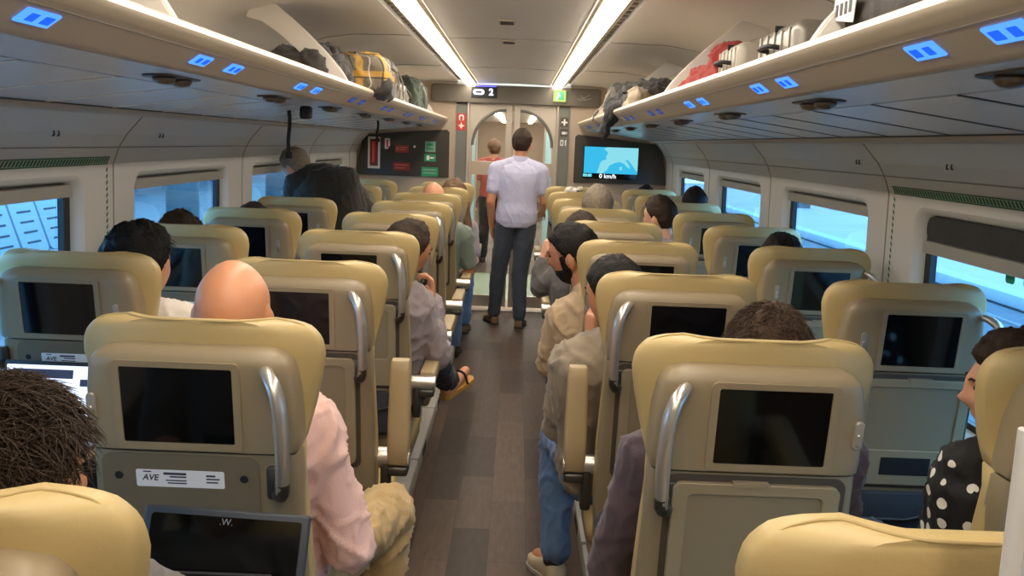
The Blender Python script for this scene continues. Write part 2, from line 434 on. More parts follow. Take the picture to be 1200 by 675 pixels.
# luggage racks
led_b = emitter('display_blue', (74,136,255), 1.15); led_w = emitter('display_pale', (30,84,225), 1.0)
led_b2 = emitter('display_blue_faint', (84,104,190), .25); led_w2 = emitter('display_pale_faint', (120,140,220), .3)  # copies for the further displays; glancing-angle dimming put into their emission
YR = [1.18+.96*k for k in range(8)]
for s, side in ((-1,'notice panel'),(1,'map screen')):
    t = thing('luggage_rack', 'long cream overhead luggage rack with glossy grey underside on the %s side' % side, 'luggage rack', (s*.95,3.8,1.76), 'overhead racks')
    T = lambda x, y, z: V((s*x-s*.95, y-3.8, z-1.76))
    a, b = Y0+.02, Y1-.03
    def ext(name, pr, m, sm=40, ya=a, yb=b):
        bm = bmesh.new(); loft(bm, [[T(x,y,z) for x,z in pr] for y in (ya,yb)]); return link(name, bm, m, t, sm)
    ext('rack_shelf', [(.69,1.80),(1.32,1.79),(1.325,1.78),(.70,1.785)], rackm)
    ext('rack_lip', [(.69,1.80),(.675,1.845),(.655,1.857),(.635,1.857),(.62,1.85),(.615,1.838),(.619,1.826),(.634,1.816),(.66,1.80)], rackm)
    ext('rack_fascia', [(.634,1.8155),(.664,1.794),(.694,1.773),(.703,1.767),(.715,1.766),(.715,1.785),(.68,1.80)], rackf)
    ext('fascia_joint', [(.6432,1.8075),(.6458,1.8055),(.649,1.808),(.646,1.811)], jointm)
    ext('rack_underside', [(.716,1.766),(.897,1.757),(.897,1.775),(.716,1.782)], under_m)
    ext('rack_underside', [(.906,1.756),(1.30,1.703),(1.30,1.778),(.906,1.775)], under_m)
    ym = .05
    while ym < 8.6:
        bm = bmesh.new(); loft(bm, [[T(x,ym+d,z) for x,z in ((.906,1.7545),(1.30,1.7015),(1.30,1.706),(.906,1.759))] for d in (-.009,.009)])
        ym += .44; link('cross_strip', bm, pale_strip if s < 0 else seam, t)
    ext('rack_joint', [(.897,1.764),(.906,1.764),(.906,1.772),(.897,1.772)], seam)
    bm = bmesh.new(); tube(bm, [T(1.325,a,1.70),T(1.325,b,1.70)], .022, 12); link('pipe_rail', bm, rackf, t, 60)
    ext('rail_gap', [(1.300,1.699),(1.312,1.697),(1.312,1.715),(1.300,1.715)], seam)
    for k, y in enumerate(YR):
        for d in (0,.24):
            bm = bmesh.new(); w = .055
            F = lambda u, v, o: T(.666+v*.819-o*.574, y+d+u, 1.7925-v*.574-o*.819+.0)
            slab2d(bm, rrect(-.05,.05,-.016,.016,.003), F, -.002, .0025, .001)
            for (p, q) in ((-.03,-.006),(.012,.040)): slab2d(bm, rrect(p,q,-.009,.009,.002), F, .0024, .0031, .0003, mi=1)
            link('seat_number_display', bm, [led_b, led_w] if k < 3 else [led_b2, led_w2], t)
        rl = None
        bm = bmesh.new(); F = lambda u, v, o: T(.795+v, y+.17+u, 1.7622-v*.05-o)
        slab2d(bm, rrect(-.13,.13,-.035,.035,.034,8), F, 0, .004, .002); rl = link('reading_light', bm, darkmet, t, 40)
        for u in (-.055,.055):
            bm = bmesh.new(); ellipsoid(bm, F(u,0,.008), (.026,.034,.014)); link('light_nozzle', bm, mat('nozzle_metal', (120,112,100), .3, .8), rl, 60)
    for y in (.02,1.98,3.94,5.9,7.86):
        bm = bmesh.new()
        path = [(.685,1.815),(.725,1.885),(.785,1.955),(.855,2.022),(.93,2.085),(1.0,2.135),(1.07,2.158)]
        rings = []
        for i,(x,z) in enumerate(path):
            p = path[max(0,i-1)]; q = path[min(len(path)-1,i+1)]; dx, dz = q[0]-p[0], q[1]-p[1]; l = math.hypot(dx,dz); nx, nz = -dz/l, dx/l
            w = .016; h = .040 + .012*(abs(i-2.5)/3.5)**2
            rings.append([T(x+nx*h, y-w, z+nz*h), T(x+nx*h, y+w, z+nz*h), T(x-nx*h, y+w+.004, z-nz*h), T(x-nx*h, y-w-.004, z-nz*h)])
        loft(bm, rings); bmesh.ops.bevel(bm, geom=[e for e in bm.edges], offset=.004, segments=2, affect='EDGES')
        link('bracket', bm, ceilm, t, 50)

# green hatched tape round the emergency windows
for s, side in ((-1,'notice panel'),(1,'map screen')):
    bm = bmesh.new(); F = lambda u, v, o: V((s*(xw(v)-o), u, v))
    k = 0
    y = 1.95
    while y < 3.47:
        loft(bm, [[F(y+a,zz,.0006) for a,zz in ((0,1.503),(.012,1.503),(.020,1.522),(.008,1.522))],[F(y+a,zz,.0016) for a,zz in ((0,1.503),(.012,1.503),(.020,1.522),(.008,1.522))]])
        y += .021
    z = .70
    while z < 1.49:
        loft(bm, [[F(3.468+a,z+b,.0006) for a,b in ((0,0),(.012,.008),(.012,.02),(0,.012))],[F(3.468+a,z+b,.0016) for a,b in ((0,0),(.012,.008),(.012,.02),(0,.012))]])
        z += .024
    for c, sz in (((0,2.71,1.5255),0),((0,2.71,1.4995),0)):
        loft(bm, [[F(yy,c[2]+dz,o) for yy,dz in ((1.95,-.002),(3.482,-.002),(3.482,.002),(1.95,.002))] for o in (.0006,.0016)])
    tag(link('emergency_tape', bm, hatch_g), 'green hatched tape framing the emergency window on the %s side' % side, 'marking tape', 'emergency window tapes')
# small hooks above the windows
for s, ys, side in ((-1,(2.98,3.86),'notice panel'),(1,(2.93,3.72),'map screen')):
    for y, nm in zip(ys, ('nearer','further')):
        t = thing('coat_hook', 'pair of small wall hooks above the windows, the %s one on the %s side' % (nm, side), 'hook', (s*xw(1.61),y,1.61), 'wall hooks'); o_ = t.location.copy()
        for d in (-.016,.016):
            bm = bmesh.new(); tube(bm, [V(p_)-o_ for p_ in [(s*(xw(1.618)-.001),y+d,1.618),(s*(xw(1.61)-.010),y+d,1.608),(s*(xw(1.6)-.009),y+d,1.600),(s*(xw(1.6)-.016),y+d,1.604)]], .0028, 6); link('hook', bm, darkmet, t, 60)

# end bulkhead
bm = bmesh.new()
for s in (-1,1):
    box(bm, (s*1.05, 8.95, 1.1), (1.02,.10,2.2)); box(bm, (s*.48,8.97,1.0), (.14,.06,2.0))
box(bm, (0,8.97,2.11), (1.2,.06,.24))
wf = struct(link('wall_front', bm, tanpanel))
bm = bmesh.new(); box(bm, (0,Y0-.03,1.1), (3.1,.06,2.2)); struct(link('wall_back', bm, tanpanel))
bm = bmesh.new(); slab2d(bm, rrect(-.78,.82,2.0,2.165,.03), lambda u,v,o: V((u,8.90-o,v)), 0, .05, .006); struct(link('trim_1', bm, headerm, None, 40))
for s in (-1,1):
    bm = bmesh.new(); slab2d(bm, rrect(s*.49-.05,s*.49+.05,.95,1.975,.004), lambda u,v,o: V((u,8.90-o,v)), 0, .012, .002)
    struct(link('trim_%d' % (2 if s<0 else 3), bm, greypanel))
    bm = bmesh.new(); box(bm, (s*.425,8.92,1.0), (.022,.08,2.0), .004); struct(link('trim_%d' % (4 if s<0 else 5), bm, framem))

# sliding door: two leaves, arched glass above a cross band, glass below
for s in (-1,1):
    d = None
    F = lambda u, v, o: V((s*u, 8.965-o, v))
    a, b, zb, zm0, zm1, zt = .012, .412, .03, 1.32, 1.45, 2.0
    outer = [(a,zb),(b,zb),(b,zt),(a,zt)]
    arch = [(a+.055, zm1), (b-.03, zm1), (b-.03, 1.60)] + [(a+.055+(b-.085-a)*math.cos(t), 1.60+.34*math.sin(t)) for t in [PI/2*k/10 for k in range(1,11)]]
    low = [(a+.055, .14), (b-.03,.14), (b-.03,zm0), (a+.055, zm0)]
    bm = bmesh.new(); es = []
    for o in (0,):
        for L in (outer, arch, low):
            vs = [bm.verts.new(F(x,z,.015)) for x,z in L]
            for p, q in zip(vs, vs[1:]+vs[:1]): es.append(bm.edges.new((p,q)))
    bmesh.ops.triangle_fill(bm, use_beauty=True, edges=es)
    r = bmesh.ops.extrude_face_region(bm, geom=list(bm.faces))
    for v in [g for g in r['geom'] if isinstance(g, bmesh.types.BMVert)]: v.co.y += .03
    dd = struct(link('door_%d' % (1 if s<0 else 2), bm, framem))
    bm = bmesh.new(); slab2d(bm, arch, F, -.002, .002, .0003); slab2d(bm, low, F, -.002, .002, .0003); struct(link('door_glass', bm, door_glass, dd))
    bm = bmesh.new()
    tube(bm, [F(x,z,.02) for x,z in arch[2:]], .014, 8, ell=.6); struct(link('arch_trim', bm, mat('arch_grey', (112,108,100), .4, .3), dd, 60))
    bm = bmesh.new(); slab2d(bm, rrect(a+.05,b-.02,zm0,zm1,.004), F, .014, .022, .002); struct(link('cross_band', bm, tanpanel, dd))

# threshold and vestibule
bm = bmesh.new(); box(bm, (0,9.16,-.027), (1.0,.60,.06)); struct(link('trim_6', bm, mat('threshold_tan', (150,128,104), .5, noise_amt=.1)))
bm = bmesh.new(); box(bm, (0,8.875,.003), (.86,.028,.012)); box(bm, (0,9.45,.003), (.86,.03,.012)); struct(link('trim_7', bm, whitesign))
bm = bmesh.new(); box(bm, (0,10.5,-.03), (2.6,2.1,.06)); struct(link('floor_vestibule', bm, mint))
bm = bmesh.new(); box(bm, (0,18.8,-.03), (2.6,14.6,.06)); struct(link('floor_next_coach', bm, floorm))
bm = bmesh.new(); box(bm, (0,17.6,2.24), (2.8,17.2,.08)); struct(link('ceiling_vestibule', bm, ceilm))
for s in (-1,1):
    bm = bmesh.new(); box(bm, (s*1.3,17.6,1.1), (.06,17.2,2.3)); struct(link('wall_vestibule_%s' % ('left' if s<0 else 'right'), bm, wallm))
    bm = bmesh.new(); box(bm, (s*.95,11.55,1.1), (.76,.06,2.2)); struct(link('wall_partition_%s' % ('left' if s<0 else 'right'), bm, tanpanel))
bm = bmesh.new(); box(bm, (0,26.1,1.1), (2.8,.06,2.3)); struct(link('wall_next_end', bm, mat('end_wall_brown', (172,152,134), .6)))
bm = bmesh.new(); box(bm, (0,11.52,2.12), (1.2,.05,.18)); struct(link('trim_8', bm, headerm))
for s, nm in ((-1,'notice panel'),(1,'map screen')):
    for y, L, q in ((10.3,2.2,'added just'),(18.6,13.6,'further')):  # nearer pair is added to brighten the vestibule
        tag(link('ceiling_light', (lambda b: (box(b, (s*.36,y,2.187), (.10,L,.03), .01), b)[1])(bmesh.new()), strip_e), 'bright strip light %s beyond the glass door on the %s side' % (q, nm), 'ceiling light', 'lights beyond the door')
paleblue = mat('pale_blue_glass', (176,214,224), .2)
for x, y, nm in ((-.47,10.2,'notice panel'),(.44,10.9,'map screen')):
    t = thing('glass_partition', 'pale blue glass partition beyond the door on the %s side' % nm, 'partition', (x,y,0), 'vestibule partitions')
    bm = bmesh.new(); box(bm, (0,0,1.0), (.13,.012,1.55), .004); link('partition_glass', bm, paleblue, t)
    for q in (-.07,.07):
        bm = bmesh.new(); tube(bm, [(q,0,0),(q,0,2.19)], .012, 8); link('partition_post', bm, framem, t, 60)

# notice panel and screen panel
def wing(s):
    return [(s*.60,1.285),(s*.60,1.715),(s*.625,1.737),(s*.9,1.715),(s*1.2,1.685),(s*1.37,1.665),(s*1.43,1.60),(s*1.47,1.45),(s*1.49,1.285)]
FB = lambda u, v, o: V((u, 8.90-o, v))
t = thing('notice_panel', 'dark curved end-wall panel carrying red and green safety notices', 'panel', (-1.05,8.9,1.28))
off = V((-1.05,8.9,1.28)); FN = lambda u, v, o: FB(u,v,o)-off
bm = bmesh.new(); slab2d(bm, wing(-1), FN, 0, .03, .006); link('panel_board', bm, darkpanel, t)
bm = bmesh.new(); slab2d(bm, rrect(-1.375,-1.258,1.345,1.645,.006), FN, .029, .034, .001); k = link('hammer_cabinet', bm, whitesign, t)
bm = bmesh.new(); slab2d(bm, rrect(-1.355,-1.278,1.37,1.625,.005), FN, .0335, .036, .0005); link('cabinet_window', bm, mat('maroon_glass', (120,52,44), .25), k)
bm = bmesh.new(); slab2d(bm, rrect(-1.335,-1.31,1.40,1.60,.004), FN, .036, .04, .0005); link('hammer', bm, redsign, k)
bm = bmesh.new(); slab2d(bm, rrect(-1.215,-1.165,1.535,1.635,.005), FN, .029, .033, .001); k = link('thermostat', bm, whitesign, t)
bm = bmesh.new(); slab2d(bm, rrect(-1.198,-1.182,1.55,1.62,.003), FN, .033, .0345, .0003); link('thermostat_scale', bm, redsign, k)
def notice(name, x0, x1, z0, z1, m, lines, lm=whitesign):
    bm = bmesh.new(); slab2d(bm, rrect(x0,x1,z0,z1,.004), FN, .029, .033, .001); k = link(name, bm, m, t)
    bm = bmesh.new()
    for (p,q,r,w) in lines: slab2d(bm, rrect(x0+(x1-x0)*p, x0+(x1-x0)*q, z0+(z1-z0)*r, z0+(z1-z0)*w, .002), FN, .0329, .0336, .0002)
    link('notice_print', bm, lm, k)
dred = mat('notice_red', (150,48,40), .5); dgreen = mat('notice_green', (36,140,96), .5); pgreen = mat('notice_pale_green', (120,160,140), .5); pprint = mat('notice_faint_print', (190,110,96), .5)
notice('red_notice', -1.115,-.985,1.505,1.575, dred, [(.08,.25,.25,.75),(.32,.9,.6,.75),(.32,.8,.3,.45)], pprint)
notice('red_notice', -1.13,-.97,1.335,1.41, dred, [(.1,.9,.62,.78),(.1,.7,.25,.4)], pprint)
notice('green_notice', -.835,-.725,1.43,1.50, dgreen, [(.2,.45,.2,.8),(.5,.85,.4,.6)])
notice('green_notice', -.86,-.70,1.288,1.375, dgreen, [(.1,.9,.65,.8),(.1,.9,.3,.45)], pgreen)
notice('green_notice', -.83,-.73,1.52,1.62, pgreen, [(.2,.8,.55,.8),(.2,.8,.2,.4)], dgreen)
bm = bmesh.new(); slab2d(bm, [(-1.16+.022*math.cos(a), 1.54+.022*math.sin(a)) for a in [2*PI*i/16 for i in range(16)]], FN, .029, .036, .002); link('round_button', bm, darkmet, t)
bm = bmesh.new(); slab2d(bm, [(-.93+.012*math.cos(a), 1.565+.012*math.sin(a)) for a in [2*PI*i/12 for i in range(12)]], FN, .029, .034, .001); link('indicator_dot', bm, whitesign, t)

t = thing('screen_panel', 'dark curved end-wall panel with a bright blue map screen', 'screen', (1.05,8.9,1.28))
off = V((1.05,8.9,1.28))
bm = bmesh.new(); slab2d(bm, wing(1)[::-1], FN, 0, .03, .006); link('panel_board', bm, darkpanel, t)
bm = bmesh.new(); slab2d(bm, rrect(.685,1.215,1.325,1.635,.006), FN, .028, .033, .001); sc = link('screen', bm, glassblack, t)
sea = emitter('map_sea', (60,190,235), .62); land = emitter('map_land', (140,222,236), .62)
mw = lambda L: [(.693+.514*u, 1.378+.25*v) for u, v in L]
bm = bmesh.new(); slab2d(bm, mw([(0,0),(1,0),(1,1),(0,1)]), FN, .033, .0335, .0001); link('map_sea', bm, sea, sc)
bm = bmesh.new()
slab2d(bm, mw([(.42,1),(.36,.93),(.44,.8),(.40,.62),(.42,.55),(.33,.48),(.30,.40),(.28,.22),(.24,.02),(.36,0),(.44,.16),(.47,.3),(.58,.42),(.66,.46),(.74,.40),(.8,.28),(.86,.2),(.84,.35),(.77,.52),(.8,.56),(.88,.40),(.95,.2),(1,.1),(1,1)]), FN, .0335, .034, .0001)
slab2d(bm, mw([(.66,.16),(.71,.14),(.71,.28),(.67,.28)]), FN, .0335, .034, .0001)
link('map_land', bm, land, sc)
wh = emitter('screen_white', (225,235,235), 1.0)
link('speed_text', text_bm('0 km/h', .058, lambda x,y,z: FN(.925+x, 1.352+y, .0345+z), .0006, bold=.0008), wh, sc)
link('clock_text', text_bm('00:00', .038, lambda x,y,z: FN(.73+x, 1.356+y, .0345+z), .0006, bold=.0008), emitter('clock_cyan', (120,235,245), 1.0), sc)
link('panel_mark', text_bm('x', .05, lambda x,y,z: FN(1.33+x, 1.56+y, .0315+z), .001), darkmet, t)

# header display and exit sign
t = thing('coach_number_display', 'small lit display reading coach number 2 on the dark header', 'display', (-.28,8.85,2.09))
off = V((-.28,8.85,2.09)); G = lambda u,v,o: V((u, 8.85-o, v))-off
bm = bmesh.new(); slab2d(bm, rrect(-.40,-.16,2.045,2.15,.004), G, 0, .012, .002); link('display_case', bm, black, t)
dw = emitter('display_white', (235,240,255), 1.6); db = emitter('display_glow_blue', (70,90,255), 1.5)
bm = bmesh.new(); ring2d(bm, rrect(-.385,-.28,2.072,2.122,.024), rrect(-.362,-.303,2.088,2.106,.008), G, .012, .014); link('coach_symbol', bm, dw, t)
bm = bmesh.new(); box(bm, (0,-.003,.062), (.22,.008,.004)); link('added_glow_bar', bm, emitter('added_glow_blue', (60,60,255), 8), t)  # blue glowing bar added on top of the case to tint the ceiling
link('coach_digit', text_bm('2', .085, lambda x,y,z: G(-.215+x, 2.097+y, .013+z), .001, bold=.003), dw, t)
t = thing('exit_sign', 'small green lit exit sign at the end of the header', 'sign', (.43,8.85,2.09)); off = V((.43,8.85,2.09))
bm = bmesh.new(); slab2d(bm, rrect(.372,.49,2.035,2.14,.006), G, 0, .03, .003); k = link('sign_box', bm, emitter('exit_pale_green', (190,215,120), .9), t)
bm = bmesh.new(); slab2d(bm, [(.425,2.05),(.47,2.05),(.47,2.125),(.425,2.125)], G, .0301, .031, .0003); link('door_symbol', bm, dgreen, t)
bm = bmesh.new(); slab2d(bm, [(.392,2.052),(.405,2.052),(.42,2.08),(.44,2.085),(.44,2.095),(.425,2.098),(.418,2.118),(.404,2.118),(.408,2.09)], G, .031, .0318, .0003); link('running_figure', bm, whitesign, t)
t = thing('header_emblem', 'faint pale emblem on the dark header beside the exit sign', 'emblem', (.66,8.85,2.08)); off = V((.66,8.85,2.08))
bm = bmesh.new()
for p in ([(.60,2.06),(.66,2.075),(.72,2.11)],[(.62,2.05),(.67,2.06),(.73,2.075)],[(.63,2.10),(.66,2.075),(.68,2.05)]): tube(bm, [G(u,v,.002) for u,v in p], .005, 6)
link('emblem_mark', bm, mat('emblem_grey', (140,134,122), .5), t)

# pictogram plates on the grey door panels
def plate(name, label, u0, u1, z0, z1, m):
    global off
    t = thing(name, label, 'sign', ((u0+u1)/2, 8.888, z0)); off = V(((u0+u1)/2, 8.888, z0))
    bm = bmesh.new(); slab2d(bm, rrect(u0,u1,z0,z1,.006), lambda u,v,o: V((u,8.888-o,v))-off, 0, .004, .001); link('sign_plate', bm, m, t); return t
P2 = lambda u,v,o: V((u,8.884-o,v))-off
t = plate('extinguisher_sign', 'red pictogram sign on the grey door panel beside the notice panel', -.535,-.447,1.735,1.895, redsign)
bm = bmesh.new(); ring2d(bm, rrect(-.515,-.467,1.825,1.885,.02), rrect(-.503,-.479,1.825,1.87,.01), P2, 0, .001); link('arch_pictogram', bm, whitesign, t)
bm = bmesh.new(); slab2d(bm, [(-.491,1.745),(-.481,1.768),(-.459,1.778),(-.481,1.788),(-.491,1.812),(-.501,1.788),(-.523,1.778),(-.501,1.768)], P2, 0, .001, .0002); link('star_pictogram', bm, whitesign, t)
brownsign = mat('brown_sign', (78,66,56), .5)
t = plate('first_aid_sign', 'dark pictogram sign with a white cross on the grey door panel', .452,.528,1.80,1.89, brownsign)
bm = bmesh.new(); slab2d(bm, [(x+.49,z+1.845) for x,z in ((-.008,-.03),(.008,-.03),(.008,-.008),(.028,-.008),(.028,.008),(.008,.008),(.008,.03),(-.008,.03),(-.008,.008),(-.028,.008),(-.028,-.008),(-.008,-.008))], P2, 0, .001, .0002); link('cross_pictogram', bm, whitesign, t)
t = plate('cafe_sign', 'dark pictogram sign with a white cup below the cross sign', .452,.528,1.71,1.785, brownsign)
bm = bmesh.new(); slab2d(bm, rrect(.468,.505,1.732,1.758,.008), P2, 0, .001, .0002); ring2d(bm, rrect(.502,.52,1.736,1.756,.006), rrect(.506,.515,1.741,1.751,.003), P2, 0, .001); link('cup_pictogram', bm, whitesign, t)
t = plate('toilet_sign', 'grey pictogram sign with two white figures, lowest on the door panel', .452,.528,1.61,1.695, greypanel)
bm = bmesh.new(); ring2d(bm, rrect(.458,.488,1.625,1.68,.006), rrect(.466,.48,1.635,1.67,.003), P2, 0, .001); slab2d(bm, [(.503,1.625),(.514,1.625),(.514,1.682),(.498,1.67),(.503,1.665)], P2, 0, .001, .0002); link('figure_pictogram', bm, whitesign, t)

# pale post at the near edge
t = thing('partition_post', 'pale grey upright partition edge beside the nearest seat', 'partition', (.60,.70,0))
bm = bmesh.new(); box(bm, (0,0,.71), (.25,.03,1.42), .006); link('partition_board', bm, mat('pale_grey_paint', (190,188,184), .4), t)
bm = bmesh.new(); tube(bm, [(-.125,0,0),(-.125,0,1.425)], .010, 10); link('edge_trim', bm, mat('pale_grey_trim', (205,203,198), .35), t, 60)

# hanging straps under the notice-side rack
for x, y, z0, z1, nm in ((-1.0,4.3,1.54,1.745,'longer black strap hanging under the rack near the windows'),(-.925,6.5,1.62,1.755,'short black strap hanging under the far end of the rack')):
    t = thing('hanging_strap', nm, 'strap', (x,y,z1), 'hanging straps')
    bm = bmesh.new(); loft(bm, [[V((math.sin(k*1.1)*.004+dx,dy,-k*(z1-z0)/6)) for dx,dy in ((-.008,-.003),(.008,-.003),(.008,.003),(-.008,.003))] for k in range(7)]); link('strap_web', bm, black, t, 60)
    bm = bmesh.new(); box(bm, (0,0,-(z1-z0)), (.032,.014,.03), .004); link('strap_buckle', bm, black, t)
t = thing('hanging_strap', 'small dark pouch hanging under the rack nearest the aisle', 'pouch', (-.83,3.9,1.757))
bm = bmesh.new(); box(bm, (0,0,-.03), (.05,.04,.055), .012); link('pouch_body', bm, black, t); t.name = 'hanging_pouch'

# ---------------------------------------------------------------- outside: the station
bm = bmesh.new()
box(bm, (-8.2,6,-.05), (12.6,60,.3)); struct(link('ground_platform_bench_side', bm, mat('platform_stone', (122,122,126), .8, noise_amt=.08, noise_scale=1.5)))
bm = bmesh.new(); box(bm, (3.3,9,-.75), (2.6,60,.3)); struct(link('ground_track_bed', bm, mat('track_bed', (104,106,110), .9, noise_amt=.2, noise_scale=6)))
bm = bmesh.new(); box(bm, (9.2,9,.1), (9,60,.3)); struct(link('ground_platform_fence_side', bm, mat('platform_pale', (142,136,146), .8, noise_amt=.05)))
steel = mat('bench_steel', (128,140,152), .4, .2); slotm = mat('bench_slot', (30,38,50), .7); steel_d = mat('bench_steel_dark', (84,92,104), .5)
def pseat(y, label):
    t = thing('platform_bench', label, 'bench seat', (-4.0,y,.1), 'platform benches')
    bm = bmesh.new()
    def S(u, v, o): # v along the backrest
        return V((-.02-.20*v+o, u, .46+.62*v))
    slab2d(bm, rrect(-.205,.205,0,1.05,.06), S, 0, .03, .008); b = link('backrest', bm, steel, t, 40)
    bm = bmesh.new()
    for r in range(6): slab2d(bm, rrect(-.11,.11,.14+r*.135,.165+r*.135,.01), S, .0301, .033, .0005)
    link('slot', bm, slotm, b)
    bm = bmesh.new(); box(bm, (.20,0,.44), (.44,.41,.04), .015); link('seat', bm, steel, t, 40)
    bm = bmesh.new(); box(bm, (.15,0,.21), (.06,.05,.42), .01); link('leg', bm, steel_d, t)
    bm = bmesh.new(); slab2d(bm, rrect(.205,.235,-.05,1.0,.01), S, -.02, .01, .004); link('side_rail', bm, steel_d, t)
    return t
for k in range(8): pseat(5.55+.44*k, 'light blue steel platform bench seat outside the window, %s from the near end' % ['first','second','third','fourth','fifth','sixth','seventh','last'][k])
pillar = mat('platform_pillar_paint', (76,86,92), .5)
for s, x, ys in ((-1,-4.15,(11.6,16.2,21,26)),(1,7.5,(6,12,18,24))):
    for k, y in enumerate(ys):
        bm = bmesh.new(); tube(bm, [(x,y,.1),(x,y,4.2)], .2, 16); box(bm, (x,y,.15), (.55,.55,.1), .02)
        tag(link('platform_pillar', bm, pillar, None, 50), 'blue grey platform pillar on the %s side, %s from the train end' % ('bench' if s<0 else 'fence', ['first','second','third','fourth','fifth'][k]), 'pillar', 'platform pillars')
bm = bmesh.new(); box(bm, (-8.5,12,4.6), (6,50,.15)); struct(link('roof_canopy_bench_side', bm, mat('canopy_paint', (150,160,170), .6)))
bm = bmesh.new()
for k in range(16): box(bm, (-9.5,-8+k*3.2,.65), (.06,3.1,1.2), .01)
box(bm, (-9.5,15,1.30), (.12,52,.10)); box(bm, (-9.47,15,.95), (.10,52,.08)); struct(link('wall_station_bench_side', bm, mat('station_wall', (80,88,98), .6, noise_amt=.25, noise_scale=.7)))
# fence side: glazed barrier
barrier = mat('barrier_panel', (104,118,134), .4, noise_amt=.06, noise_scale=1)
t = thing('platform_barrier', 'long pale blue panelled low wall beyond the windows on the map screen side', 'barrier', (4.6,9,-.6))
for k in range(18):
    bm = bmesh.new(); box(bm, (.05,-13+k*1.6,.45), (.10,1.57,.92), .01); link('barrier_panel', bm, barrier, t)
bm = bmesh.new()
box(bm, (.05,1,1.0), (.22,29.5,.12), .02); box(bm, (.0,1,.80), (.05,29.5,.03), .01)
link('barrier_coping', bm, mat('coping', (128,138,150), .5), t, 40)
bm = bmesh.new(); box(bm, (12,14,1.2), (.3,60,2.6)); struct(link('wall_station_fence_side', bm, mat('station_far_wall', (118,124,126), .7, noise_amt=.35, noise_scale=.5)))
